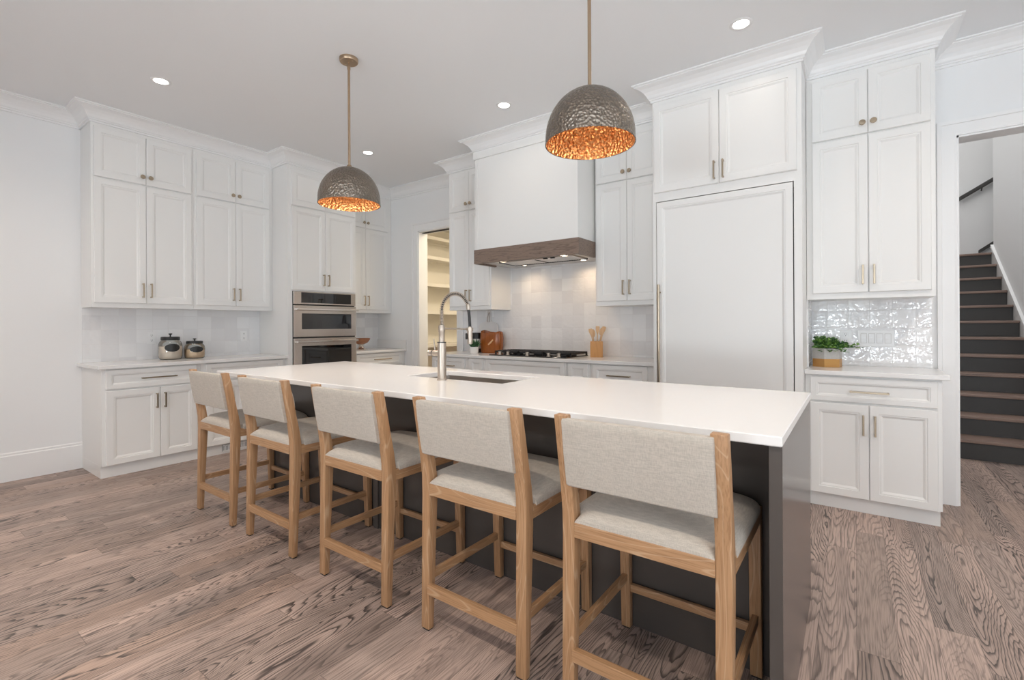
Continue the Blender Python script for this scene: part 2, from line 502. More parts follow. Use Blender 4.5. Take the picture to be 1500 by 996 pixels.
def prism(bm, poly, axis, a, b, bev=0.0, mi=0):
    """extrude a 2-D polygon along axis ('x': poly is (y,z); 'y': (x,z); 'z': (x,y))"""
    def P(u, v, w):
        return {'x': (w, u, v), 'y': (u, w, v), 'z': (u, v, w)}[axis]
    t = bmesh.new()
    ring_strip(t, [[P(u, v, a) for u, v in poly], [P(u, v, b) for u, v in poly]])
    bmesh.ops.recalc_face_normals(t, faces=t.faces)
    if bev:
        es = [e for e in t.edges if len(e.link_faces) == 2 and e.calc_face_angle(0) > 0.5]
        bmesh.ops.bevel(t, geom=es, offset=bev, segments=2, affect='EDGES', profile=0.5)
    merge(bm, t, mi)


def rect_loops(bm, x0, x1, z0, z1, loops, mi=0):
    """front-facing (-y) panel built of nested rectangles [(inset, y) ...]"""
    rings = [[(x0 + i, y, z0 + i), (x1 - i, y, z0 + i), (x1 - i, y, z1 - i), (x0 + i, y, z1 - i)] for i, y in loops]
    ring_strip(bm, rings, cap0=True, cap1=True, mi=mi)


def sweep(bm, path, prof, left=1, mi=0, z=0.0):
    """mitred moulding: path of (x,y); prof of (out, z); out is to the right of travel * left"""
    n = len(path)
    P = [Vector((p[0], p[1])) for p in path]
    rings = []
    for k in range(n):
        d0 = (P[k] - P[k - 1]).normalized() if k > 0 else None
        d1 = (P[k + 1] - P[k]).normalized() if k < n - 1 else None
        if d0 is None: d0 = d1
        if d1 is None: d1 = d0
        n0 = Vector((d0.y, -d0.x)) * left
        n1 = Vector((d1.y, -d1.x)) * left
        m = (n0 + n1)
        m = m / max(m.dot(n0), 1e-4)
        rings.append([(P[k].x + m.x * o, P[k].y + m.y * o, z + h) for o, h in prof])
    ring_strip(bm, rings)


def obj(name, bm, mat, parent=None, smooth_deg=None, loc=None):
    bmesh.ops.recalc_face_normals(bm, faces=bm.faces)
    me = bpy.data.meshes.new(name)
    bm.to_mesh(me)
    bm.free()
    for m in (mat if isinstance(mat, (list, tuple)) else [mat]):
        me.materials.append(M[m] if isinstance(m, str) else m)
    if smooth_deg is not None:
        me.polygons.foreach_set('use_smooth', [True] * len(me.polygons))
        me.set_sharp_from_angle(angle=R(smooth_deg))
    o = bpy.data.objects.new(name, me)
    COL.objects.link(o)
    if parent is not None:
        o.parent = parent
    if loc is not None:
        o.location = loc
    return o


def tag(o, label, cat, group=None):
    o['label'] = label
    o['category'] = cat
    if group:
        o['group'] = group
    return o


def thing(name, label, cat, loc=(0, 0, 0), rotz=0.0, group=None):
    o = bpy.data.objects.new(name, None)
    o.empty_display_size = 0.1
    COL.objects.link(o)
    o.location = loc
    o.rotation_euler = (0, 0, rotz)
    return tag(o, label, cat, group)


def struct(name, bm, mat, parent=None, smooth_deg=None, label=None):
    o = obj(name, bm, mat, parent, smooth_deg)
    if parent is None:
        o['kind'] = 'structure'
        o['category'] = name.split('_')[0]
        o['label'] = label or name
    return o


def copy_tree(o, parent=None):
    c = o.copy()
    COL.objects.link(c)
    if parent is not None:
        c.parent = parent
    for ch in [x for x in o.children]:
        copy_tree(ch, c)
    return c


# ================================================================== SETTING
b = bm_new(); box(b, -6.6, XR, YF, 9.8, -0.1, 0.0)
struct('floor', b, 'floor', label='grey brown stained oak plank floor with bold dark grain')
b = bm_new(); box(b, XL - 0.15, XR + 0.15, YF - 0.15, YB + 0.15, CEIL, CEIL + 0.12)
struct('ceiling', b, 'ceiling', label='flat white ceiling over the kitchen')
b = bm_new(); box(b, XL - 0.15, XL, YF - 0.15, YB + 0.15, 0, CEIL)
struct('wall_left', b, 'wall', label='plain white wall at the left end of the kitchen')
PX0, PX1, PZ = -4.636, -3.949, 2.456        # pantry opening
DX0, DX1, DZ = 0.553, 1.44, 2.475           # doorway to the stairs
b = bm_new()
box(b, XL, PX0, YB, YB + 0.15, 0, CEIL)
box(b, PX0, PX1, YB, YB + 0.15, PZ, CEIL)
box(b, PX1, DX0, YB, YB + 0.15, 0, CEIL)
box(b, DX0, DX1, YB, YB + 0.15, DZ, CEIL)
box(b, DX1, XR + 0.15, YB, YB + 0.15, 0, CEIL)
struct('wall_back', b, 'wall', label='white back wall with the pantry opening and the doorway to the stairs')


def window_wall(name, along, pos, span, wins, label):
    """a wall with window openings; along 'x' or 'y'"""
    b = bm_new()
    s0, s1 = span
    cuts = [s0]
    for c, w in sorted(wins):
        cuts += [c - w / 2, c + w / 2]
    cuts.append(s1)
    t0, t1 = pos

    def put(a, c, z0, z1):
        if along == 'x': box(b, a, c, t0, t1, z0, z1)
        else: box(b, t0, t1, a, c, z0, z1)
    for k in range(0, len(cuts), 2):
        put(cuts[k], cuts[k + 1], 0, CEIL)
    for c, w in wins:
        put(c - w / 2, c + w / 2, 0, WZ0)
        put(c - w / 2, c + w / 2, WZ1, CEIL)
    return struct(name, b, 'wall', label=label)


window_wall('wall_front', 'x', (YF - 0.15, YF), (XL, XR), FRONT_WINDOWS, 'white wall with windows behind the viewpoint')
window_wall('wall_right', 'y', (XR, XR + 0.15), (YF, YB), RIGHT_WINDOWS, 'white wall with windows far to the right')
wn_i = 0
for kind, lst in (('f', FRONT_WINDOWS), ('r', RIGHT_WINDOWS)):
    for c, w in lst:
        wn_i += 1
        b = bm_new()
        def wput(a0, a1, z0, z1, d0=0.0, d1=0.06, b=None, kind=kind):
            if kind == 'f': box(b, a0, a1, YF - d1, YF - d0, z0, z1)
            else: box(b, XR + d0, XR + d1, a0, a1, z0, z1)
        h = w / 2
        wput(c - h, c - h + 0.06, WZ0, WZ1, b=b); wput(c + h - 0.06, c + h, WZ0, WZ1, b=b)
        wput(c - h, c + h, WZ0, WZ0 + 0.06, b=b); wput(c - h, c + h, WZ1 - 0.06, WZ1, b=b)
        for k in range(1, 4):
            x = c - h + w * k / 4
            wput(x - 0.014, x + 0.014, WZ0, WZ1, 0.02, 0.05, b=b)
        for k in range(1, 3):
            z = WZ0 + (WZ1 - WZ0) * k / 3
            wput(c - h, c + h, z - 0.014, z + 0.014, 0.02, 0.05, b=b)
        o = struct('window_%d' % wn_i, b, 'trim', label='white gridded window')
        b = bm_new(); wput(c - h + 0.03, c + h - 0.03, WZ0 + 0.03, WZ1 - 0.03, 0.052, 0.056, b=b)
        obj('pane', b, 'pane', o)

# pantry behind the back wall
b = bm_new()
box(b, -5.60, -5.45, YB + 0.15, 7.0, 0, 2.75)
box(b, -5.60, -3.3, 7.0, 7.12, 0, 2.75)
box(b, -3.42, -3.3, YB + 0.15, 7.0, 0, 2.75)
struct('wall_pantry', b, 'cream', label='cream painted walls inside the pantry')
b = bm_new(); box(b, -5.6, -3.3, YB + 0.15, 7.12, 2.75, 2.85)
struct('ceiling_pantry', b, 'cream', label='pantry ceiling')
# stair hall behind the doorway
HZ = 5.6
b = bm_new()
box(b, 1.46, 1.60, YB + 0.15, 8.67, 0, HZ)
struct('wall_stair_right', b, 'wall', label='plain wall along the right side of the stairs')
b = bm_new(); box(b, -0.4, 4.0, 9.7, 9.85, 0, HZ)
struct('wall_stair_far', b, 'wall', label='bright white wall beyond the stair landing')
b = bm_new(); box(b, -0.5, -0.4, YB + 0.15, 9.85, 0, HZ); box(b, -0.4, 1.6, YB + 0.02, YB + 0.15, CEIL + 0.12, HZ)
box(b, 3.9, 4.0, 8.5, 9.7, 0, HZ); box(b, 1.6, 4.0, 8.5, 8.67, 0, HZ)
struct('wall_stair_left', b, 'wall', label='wall on the left of the stair hall')
b = bm_new(); box(b, -0.5, 4.0, YB + 0.15, 9.85, HZ, HZ + 0.1)
struct('ceiling_stair', b, 'ceiling', label='high ceiling over the stairs')

# crown moulding: cabinets and walls
CT = 2.945                                   # top of the cabinet faces
CH = CEIL - CT
crown = [(0.0, 0.0), (0.012, 0.0), (0.012, 0.014), (0.020, 0.018), (0.020, 0.026), (0.028, 0.034), (0.036, 0.052),
         (0.052, 0.074), (0.076, 0.094), (0.102, 0.104), (0.108, 0.106), (0.108, 0.112), (0.122, 0.116), (0.122, CH), (0.0, CH)]
FX0, FX1 = -1.275, -0.28                     # fridge surround
path = [(XL, 1.15), (-5.17, 1.15), (-5.17, 2.675), (-4.865, 2.675), (-4.865, 3.525), (-5.17, 3.525), (-5.17, YB),
        (-3.745, YB), (-3.745, 3.965), (-3.09, 3.965), (-3.09, 3.655), (-1.935, 3.655), (-1.935, 3.965),
        (FX0, 3.965), (FX0, 3.645), (FX1, 3.645), (FX1, 3.965), (0.415, 3.965), (0.415, YB), (XR, YB)]
b = bm_new(); sweep(b, path, crown, 1, z=CT)
struct('trim_1', b, 'trim', label='white cove crown moulding running along the cabinet tops')
b = bm_new(); sweep(b, [(XL, YF), (XL, 1.15)], crown, 1, z=CT)
struct('trim_2', b, 'trim', label='white crown moulding on the bare left wall')
bb = [(0, 0), (0.016, 0), (0.016, 0.20), (0.010, 0.207), (0.010, 0.220), (0.004, 0.228), (0, 0.228)]
b = bm_new(); sweep(b, [(XL, YF), (XL, 1.15)], bb, 1)
struct('baseboard_left', b, 'trim', label='tall white baseboard on the bare left wall')
b = bm_new(); sweep(b, [(DX1 + 0.10, YB), (XR, YB)], bb, 1)
struct('baseboard_back', b, 'trim', label='white baseboard on the back wall')


def casing(name, x0, x1, ztop, w, label, right=True):
    """flat door casing with a backband around an opening in the back wall"""
    b = bm_new()
    y = YB
    zt = ztop + w
    prof = [(0.0, 0.0), (0.0, 0.014), (0.012, 0.018), (0.075 / 0.1 * w, 0.018), (0.078 / 0.1 * w, 0.026), (w, 0.028), (w, 0.0)]
    pts = [(x0, 0.0), (x0, ztop)] + ([(x1, ztop), (x1, 0.0)] if right else [(x1, ztop)])
    rings = []
    n = len(pts)
    for k, (px, pz) in enumerate(pts):
        dirs = {0: (-1, 0), 1: (-1, 1)}
        if right: dirs.update({2: (1, 1), 3: (1, 0)})
        else: dirs.update({2: (0, 1)})
        dx, dz = dirs[k]
        rings.append([(px + dx * o, y - t, pz + dz * o) for o, t in prof])
    ring_strip(b, rings)
    # jamb lining
    box(b, x0, x0 + 0.012, y - 0.002, y + 0.152, 0, ztop)
    box(b, x0, x1, y - 0.002, y + 0.152, ztop - 0.012, ztop)
    if right:
        box(b, x1 - 0.012, x1, y - 0.002, y + 0.152, 0, ztop)
    return struct(name, b, 'trim', label=label)


casing('trim_3', PX0, PX1, PZ, 0.11, 'white casing around the pantry opening')
casing('trim_4', DX0, DX1, DZ, 0.10, 'white casing around the doorway to the stairs')
b = bm_new(); box(b, PX0 + 0.02, PX1 - 0.02, YB + 0.05, YB + 0.09, PZ - 0.02, PZ - 0.012)  # dark-coloured strip stands in for the shadow in the door slot
struct('trim_5', b, 'dark', label='dark strip standing in for the shadowed sliding door slot under the pantry lintel')

# tiled backsplashes
b = bm_new(); box(b, XL, XL + 0.010, 1.152, 2.674, 0.914, 1.393)
struct('wall_tile_left', b, 'tile_left', label='glossy white square tiles behind the jars')
b = bm_new(); box(b, -3.84, FX0 - 0.002, YB - 0.010, YB, 0.914, 1.393); box(b, -3.138, -1.925, YB - 0.010, YB, 1.393, 1.99)
struct('wall_tile_back', b, 'tile_back', label='glossy white square tiles behind the cooktop')
b = bm_new(); box(b, FX1 + 0.002, 0.425, YB - 0.010, YB, 0.914, 1.393)
struct('wall_tile_right', b, 'tile_back', label='glossy white square tiles behind the potted plant')
b = bm_new(); box(b, FX1, FX1 + 0.010, 3.98, YB - 0.011, 0.914, 1.393)
struct('wall_tile_side', b, 'tile_left', label='glossy white tiles on the side of the plant niche')
b = bm_new(); box(b, XL, XL + 0.010, 3.530, YB, 0.914, 1.393)
struct('wall_tile_corner', b, 'tile_left', label='white tiles behind the wooden bowl')


# ================================================================== CABINETS
DT = 0.020   # door thickness


def panel_part(name, parent, x0, x1, z0, z1, mat='cab', frame=0.058, y=0.0):
    b = bm_new()
    t = DT
    w, h = x1 - x0, z1 - z0
    fr = min(frame, 0.30 * min(w, h))
    k = fr / 0.058
    rect_loops(b, x0, x1, z0, z1, [(0, y), (0, y - t + 0.004), (0.004, y - t), (fr - 0.010 * k, y - t), (fr - 0.008 * k, y - t + 0.004),
                                   (fr, y - t + 0.004), (fr + 0.012 * k, y - t + 0.011), (fr + 0.016 * k, y - t + 0.011)])
    return obj(name, b, mat, parent)


def handle_part(parent, kind, x, z, L=0.128, y=-DT, label=None):
    b = bm_new()
    if kind == 'bar_v':
        box(b, x - 0.0055, x + 0.0055, y - 0.036, y - 0.026, z - L / 2, z + L / 2, 0.0015)
        for s in (-1, 1):
            zz = z + s * (L / 2 - 0.006)
            box(b, x - 0.005, x + 0.005, y - 0.027, y, zz - 0.005, zz + 0.005)
        return obj('handle', b, 'bronze', parent)
    if kind == 'bar_h':
        box(b, x - L / 2, x + L / 2, y - 0.036, y - 0.026, z - 0.0055, z + 0.0055, 0.0015)
        for s in (-1, 1):
            xx = x + s * (L / 2 - 0.006)
            box(b, xx - 0.005, xx + 0.005, y - 0.027, y, z - 0.005, z + 0.005)
        return obj('handle', b, 'bronze', parent)
    # round knob
    n = 20
    prof = [(0.008, 0.0), (0.007, 0.012), (0.0175, 0.016), (0.0190, 0.022), (0.016, 0.027), (0.0, 0.028)]
    rings = [[(x + r * math.cos(2 * PI * k / n), y - d, z + r * math.sin(2 * PI * k / n)) for k in range(n)]
             for r, d in [(max(r, 3e-4), d) for r, d in prof]]
    ring_strip(b, rings)
    return obj('knob', b, 'bronze', parent, 40)


def fronts(root, specs):
    for s in specs:
        kind, x0, x1, z0, z1 = s[:5]
        d = panel_part('drawer' if kind == 'drawer' else 'door', root, x0, x1, z0, z1, frame=0.042 if kind == 'drawer' else 0.058)
        if len(s) > 5 and s[5]:
            handle_part(d, *s[5])


def base_cabinet(label, loc, rotz, w, d, specs, group, toe_l=0.0, toe_r=0.0, ztop=0.884):
    root = thing('base_cabinet', label, 'cabinet', loc, rotz, group)
    b = bm_new()
    box(b, 0, w, 0, d, 0.098, ztop, 0.001)
    obj('body', b, 'cab', root)
    b = bm_new()
    box(b, toe_l, w - toe_r, 0.028, d, 0.0, 0.098)
    obj('toe_kick', b, 'cab', root)
    fronts(root, specs)
    return root


def wall_cabinet(label, loc, rotz, w, d, z0, z1, specs, group):
    root = thing('wall_cabinet', label, 'cabinet', loc, rotz, group)
    b = bm_new()
    box(b, 0, w, 0, d, 0, z1 - z0, 0.001)
    obj('body', b, 'cab', root)
    fronts(root, specs)
    return root


ROT_L = PI / 2      # faces +x (cabinets on the left wall); local x runs along world +y
G_BASE, G_WALL = 'white base cabinets', 'white wall cabinets'


def pair(x0, xm, x1, z0, z1, kind, zh, dx=0.030):
    return [('door', x0, xm - 0.0015, z0, z1, (kind, xm - dx, zh)), ('door', xm + 0.0015, x1, z0, z1, (kind, xm + dx, zh))]


# ---- left wall: base units (frame x=-4.91) y 1.15..2.675
FXL = -4.905
base_cabinet('white base cabinet below the two jars, drawer over two doors, exposed left end panel',
             (FXL, 1.150, 0), ROT_L, 0.712, FXL - XL - 0.002,
             [('drawer', 0.026, 0.678, 0.716, 0.876, ('bar_h', 0.385, 0.794, 0.255))] + pair(0.026, 0.395, 0.678, 0.102, 0.704, 'bar_v', 0.592),
             G_BASE)
base_cabinet('white base cabinet between the jar cabinet and the oven tower, behind the farthest stools',
             (FXL, 1.863, 0), ROT_L, 0.810, FXL - XL - 0.002,
             [('drawer', 0.040, 0.770, 0.716, 0.876, ('bar_h', 0.405, 0.794, 0.255))] + pair(0.040, 0.405, 0.770, 0.102, 0.704, 'bar_v', 0.592),
             G_BASE)
b = bm_new(); box(b, XL + 0.001, -4.862, 1.118, 2.674, 0.885, 0.914, 0.003)
tag(obj('countertop', b, 'quartz'), 'white quartz countertop carrying two jars along the left wall', 'countertop')
r = thing('air_vent', 'small slatted air vent in the toe kick under the left base cabinets', 'vent', (-4.931, 2.055, 0.022), ROT_L)
b = bm_new(); box(b, 0, 0.30, -0.006, 0.0, 0, 0.062); obj('plate', b, 'dark', r)
b = bm_new()
box(b, 0, 0.30, -0.010, -0.006, 0, 0.010); box(b, 0, 0.30, -0.010, -0.006, 0.052, 0.062)
for k in range(26):
    box(b, 0.002 + k * 0.0118, 0.008 + k * 0.0118, -0.010, -0.006, 0.010, 0.052)
obj('grille', b, 'white', r)

# ---- left wall: upper units (frame x=-5.17)
FXU = -5.170
UZ0 = 1.393
def upper_specs(x0, xm, x1):
    lo = pair(x0, xm, x1, 0.040, 1.090, 'bar_v', 0.156)
    hi = pair(x0, xm, x1, 1.102, 1.524, 'knob', 1.168)
    return lo + hi


def upper_specs_no(x0, xm, x1):
    return upper_specs(x0, xm, x1)


wall_cabinet('two-tier white wall cabinet above the jars, leftmost, with exposed end panel', (FXU, 1.150, UZ0), ROT_L, 0.757, FXU - XL - 0.002,
             UZ0, CT, upper_specs(0.016, 0.379, 0.738), G_WALL)
wall_cabinet('two-tier white wall cabinet touching the left side of the oven tower', (FXU, 1.908, UZ0), ROT_L, 0.765, FXU - XL - 0.002,
             UZ0, CT, upper_specs(0.022, 0.380, 0.728), G_WALL)

# ---- oven tower y 2.675..3.525
TX = -4.865
r = thing('oven_tower', 'tall white cabinet tower housing the stainless double oven', 'cabinet', (TX, 2.675, 0), ROT_L)
TW, TD = 0.850, TX - XL - 0.002
b = bm_new()
box(b, 0, 0.052, 0, TD, 0.098, CT, 0.001); box(b, TW - 0.020, TW, 0, TD, 0.098, CT, 0.001)
box(b, 0.052, TW - 0.020, 0, TD, 1.603, CT); box(b, 0.052, TW - 0.020, 0, TD, 0.098, 0.50)
box(b, 0.052, TW - 0.020, TD - 0.03, TD, 0.50, 1.603)
obj('body', b, 'cab', r)
b = bm_new(); box(b, 0, TW, 0.028, TD, 0, 0.098); obj('toe_kick', b, 'cab', r)
fronts(r, pair(0.040, 0.435, 0.836, 1.614, 2.505, 'bar_v', 1.735) + pair(0.040, 0.435, 0.836, 2.520, 2.915, 'knob', 2.59)
       + [('drawer', 0.040, 0.836, 0.11, 0.48, ('bar_h', 0.435, 0.40, 0.255))])

# double wall oven
r = thing('wall_oven', 'stainless steel double wall oven with black glass windows', 'oven', (TX - 0.002, 2.732, 0), ROT_L)
OW = 0.770
b = bm_new(); box(b, -0.0040, OW + 0.001, 0.0035, 0.52, 0.505, 1.6025); obj('housing', b, 'black', r)
b = bm_new(); box(b, 0, OW, -0.022, 0.002, 1.462, 1.600, 0.002); cp = obj('control_panel', b, 'steel', r)
b = bm_new(); box(b, 0.085, OW - 0.065, -0.0245, -0.020, 1.478, 1.590); obj('display', b, 'black_glass', cp)
def oven_door(z0, z1, wz0, wz1, hz):
    b = bm_new()
    # frame around the window
    for (xa, xb, za, zb) in ((0, 0.085, z0, z1), (OW - 0.065, OW, z0, z1), (0.085, OW - 0.065, z0, wz0), (0.085, OW - 0.065, wz1, z1)):
        box(b, xa, xb, -0.030, 0.0, za, zb)
    d = obj('oven_door', b, 'steel', r)
    b = bm_new(); box(b, 0.085, OW - 0.065, -0.027, -0.002, wz0, wz1); obj('window', b, 'black_glass', d)
    b = bm_new()
    box(b, 0.006, OW - 0.006, -0.090, -0.070, hz - 0.011, hz + 0.011, 0.004)
    for xx in (0.012, OW - 0.040):
        box(b, xx, xx + 0.028, -0.075, -0.029, hz - 0.010, hz + 0.010, 0.003)
    obj('handle', b, 'steel_bright', d)
oven_door(1.108, 1.448, 1.190, 1.362, 1.408)
oven_door(0.51, 1.092, 0.60, 1.008, 1.055)
b = bm_new(); box(b, 0, OW, -0.010, 0.004, 1.0925, 1.1075); obj('vent_strip', b, 'black', r)

# ---- small corner run right of the tower y 3.525..4.32
base_cabinet('small white corner base cabinet right of the oven tower, under the wooden bowl',
             (FXL, 3.527, 0), ROT_L, 0.790, FXL - XL - 0.002,
             [('drawer', 0.022, 0.735, 0.716, 0.876, ('bar_h', 0.40, 0.80, 0.255))] + pair(0.022, 0.378, 0.735, 0.102, 0.704, 'bar_v', 0.592), G_BASE)
b = bm_new(); box(b, XL + 0.011, -4.862, 3.527, YB - 0.002, 0.885, 0.914, 0.003)
tag(obj('countertop', b, 'quartz'), 'small white quartz countertop in the corner carrying the wooden bowl', 'countertop')
b = bm_new(); box(b, XL + 0.011, -4.862, YB - 0.021, YB - 0.001, 0.9145, 1.030, 0.002)
tag(obj('backsplash_curb', b, 'quartz'), 'low white quartz curb on the back wall beside the pantry opening', 'backsplash')
wall_cabinet('narrow two-tier white wall cabinet in the corner right of the oven tower', (FXU, 3.527, UZ0), ROT_L, 0.790, FXU - XL - 0.013,
             UZ0, CT, upper_specs(0.020, 0.356, 0.730), G_WALL)

# ---- back wall base run (frame y=3.785)
FYB = 3.785
BD = YB - FYB - 0.002
def bbase(label, x0, x1, specs, **k):
    return base_cabinet(label, (x0, FYB, 0), 0, x1 - x0, BD, specs, G_BASE, **k)
x0 = -3.850
bbase('white base cabinet at the pantry end of the cooktop counter', x0, -3.315,
      [('drawer', 0.028, 0.500, 0.716, 0.876, ('bar_h', 0.264, 0.79, 0.20))] + pair(0.028, 0.264, 0.500, 0.102, 0.704, 'bar_v', 0.592))
bbase('narrow white spice pull-out cabinet left of the cooktop', -3.313, -3.081,
      [('drawer', 0.034, 0.208, 0.716, 0.876, None), ('door', 0.034, 0.208, 0.102, 0.704, ('bar_v', 0.121, 0.592))])
bbase('wide white base cabinet directly under the cooktop', -3.079, -2.126,
      [('drawer', 0.022, 0.932, 0.716, 0.876, None)] + pair(0.022, 0.477, 0.932, 0.102, 0.704, 'bar_v', 0.592))
bbase('narrow white spice pull-out cabinet right of the cooktop', -2.124, -1.886,
      [('drawer', 0.020, 0.215, 0.716, 0.876, None), ('door', 0.020, 0.215, 0.102, 0.704, ('bar_v', 0.118, 0.592))])
bbase('white base cabinet with a drawer between the cooktop and the refrigerator', -1.884, FX0 - 0.002,
      [('drawer', 0.026, 0.512, 0.716, 0.876, ('bar_h', 0.270, 0.79, 0.205))] + pair(0.026, 0.269, 0.512, 0.102, 0.704, 'bar_v', 0.592))
b = bm_new(); box(b, -3.885, FX0 - 0.002, 3.750, YB - 0.011, 0.885, 0.914, 0.003)
tag(obj('countertop', b, 'quartz'), 'white quartz countertop along the back wall around the cooktop', 'countertop')

# ---- back wall uppers (frame y=3.965)
FYU = 3.965
UD = YB - FYU - 0.002
wall_cabinet('two-tier white wall cabinet left of the range hood, beside the pantry', (-3.745, FYU, UZ0), 0, 0.607, UD, UZ0, CT,
             upper_specs(0.018, 0.308, 0.590), G_WALL)
wall_cabinet('two-tier white wall cabinet between the range hood and the refrigerator', (-1.921, FYU, UZ0), 0, 0.644, UD, UZ0, CT,
             upper_specs(0.018, 0.308, 0.598), G_WALL)

# ---- refrigerator surround and refrigerator
FYF = 3.645
r = thing('refrigerator_surround', 'tall white cabinet with two doors framing the panelled refrigerator', 'cabinet', (FX0, FYF, 0))
SW, SD = FX1 - FX0, YB - FYF - 0.002
b = bm_new()
box(b, 0, 0.026, 0, SD, 0, CT); box(b, SW - 0.046, SW, 0, SD, 0, CT)
box(b, 0.026, SW - 0.046, 0, SD, 2.172, CT); box(b, 0.026, SW - 0.046, SD - 0.02, SD, 0, 2.172)
obj('body', b, 'cab', r)
fronts(r, pair(0.014, 0.488, 0.968, 2.238, 2.908, 'bar_v', 2.33))
r = thing('refrigerator', 'large panel-ready refrigerator with one white panelled door and a long bronze handle', 'refrigerator', (FX0 + 0.032, FYF, 0))
RW = SW - 0.046 - 0.026 - 0.012
b = bm_new(); box(b, 0.002, RW - 0.002, 0.012, SD - 0.04, 0.004, 2.15); obj('body', b, 'dark', r)
d = panel_part('door', r, 0, RW, 0.10, 2.164, frame=0.052, y=0.008)
b = bm_new()
tube(b, [(0.026, -0.055, 0.62), (0.026, -0.055, 1.528)], 0.0095, 14)
for z in (0.68, 1.47):
    tube(b, [(0.026, -0.055, z), (0.026, -0.010, z)], 0.006, 10)
obj('handle', b, 'bronze', d, 40)
b = bm_new(); box(b, 0, RW, 0.006, 0.03, 0.004, 0.09); obj('toe_grille', b, 'cab', r)

# ---- right run
RX0, RX1 = FX1 + 0.002, 0.418
root = base_cabinet('white base cabinet under the potted plant, drawer over two doors, beside the doorway',
             (RX0, FYB, 0), 0, RX1 - RX0, BD,
             [('drawer', 0.030, 0.676, 0.712, 0.872, ('bar_h', 0.347, 0.785, 0.20))] + pair(0.030, 0.347, 0.676, 0.098, 0.700, 'bar_v', 0.575), G_BASE, toe_r=0.008)
b = bm_new(); box(b, FX1 + 0.001, 0.452, 3.750, YB - 0.011, 0.885, 0.914, 0.003)
tag(obj('countertop', b, 'quartz'), 'short white quartz countertop carrying the green plant beside the doorway', 'countertop')
wall_cabinet('two-tier white wall cabinet above the potted plant, beside the doorway', (RX0, FYU, UZ0), 0, 0.412 - RX0, UD, UZ0, CT,
             upper_specs(0.036, 0.351, 0.668), G_WALL)

# ================================================================== RANGE HOOD
r = thing('range_hood', 'tall white range hood with a walnut brown band over the cooktop', 'range hood', (0, 0, 0))
HX0, HX1, HY = -3.090, -1.935, 3.655
r.location = ((HX0 + HX1) / 2, HY, 1.838)
hc = (HX0 + HX1) / 2
hw = (HX1 - HX0) / 2
b = bm_new()
box(b, -hw, hw, 0, YB - HY - 0.002, 0.138, CT - 1.838)
obj('chimney', b, 'cab', r)
b = bm_new()
for sx in (-1, 1):
    xa = sx * hw
    box(b, xa - sx * 0.030, xa, -0.004, 0.0, 0.138, 1.04)
box(b, -hw - 0.016, hw + 0.016, -0.016, 0.02, 1.045, CT - 1.838 + 0.002)
box(b, -hw - 0.016, -hw, 0.0, 0.306, 1.045, CT - 1.838 + 0.002)
box(b, hw, hw + 0.016, 0.0, 0.306, 1.045, CT - 1.838 + 0.002)
obj('frieze', b, 'cab', r)
b = bm_new()
Wb = hw + 0.012
box(b, -Wb, Wb, -0.014, 0.012, 0.0, 0.140, 0.001)
box(b, -Wb, -Wb + 0.026, 0.012, 0.322, 0.0, 0.140)
box(b, Wb - 0.026, Wb, 0.012, 0.322, 0.0, 0.140)
band = obj('wood_band', b, 'hoodwood', r)
band['label'] = 'walnut brown wooden band around the bottom of the hood'
b = bm_new()
box(b, -Wb + 0.027, Wb - 0.027, 0.0125, 0.655, 0.016, 0.030)
lin = obj('liner', b, 'steel_x', r)
b = bm_new()
box(b, -0.36, 0.46, 0.105, 0.40, 0.006, 0.0155)
obj('insert', b, 'steel_x', lin)
b = bm_new()
box(b, -0.365, 0.465, 0.392, 0.402, 0.003, 0.0155); box(b, -0.365, -0.355, 0.105, 0.40, 0.003, 0.0155); box(b, 0.045, 0.052, 0.13, 0.392, 0.002, 0.007)
for k in range(30):
    x = -0.345 + k * 0.0272
    box(b, x, x + 0.010, 0.375, 0.388, 0.002, 0.007)
obj('filter_slots', b, 'dark', lin)
for xx in (0.178, 0.256):
    b = bm_new(); box(b, xx - 0.020, xx + 0.020, 0.098, 0.118, -0.001, 0.010); obj('button', b, 'black', lin)
for (lx, ly) in ((-2.838, 3.721), (-2.138, 3.738), (-2.816, 4.112), (-2.135, 4.140)):
    b = bm_new()
    lathe(b, [(0.0, 0.0155), (0.033, 0.0155)], (lx - hc, ly - HY, 0), 20)
    lathe(b, [(0.026, 0.0125), (0.0, 0.0125)], (lx - hc, ly - HY, 0), 20, mi=1)
    lathe(b, [(0.033, 0.0155), (0.033, 0.0125), (0.026, 0.0125)], (lx - hc, ly - HY, 0), 20)
    obj('lamp', b, ['steel_x', 'hoodlens'], lin)
    l = bpy.data.lights.new('hood_lamp_light', 'SPOT')
    l.energy = 4.6 if ly > 4 else 2.4
    l.color = (1.0, 0.72, 0.45); l.spot_size = R(166); l.spot_blend = 0.9; l.shadow_soft_size = 0.02
    o = bpy.data.objects.new('hood_lamp_light', l); COL.objects.link(o)
    o.location = (lx, ly, 1.838 + 0.008)

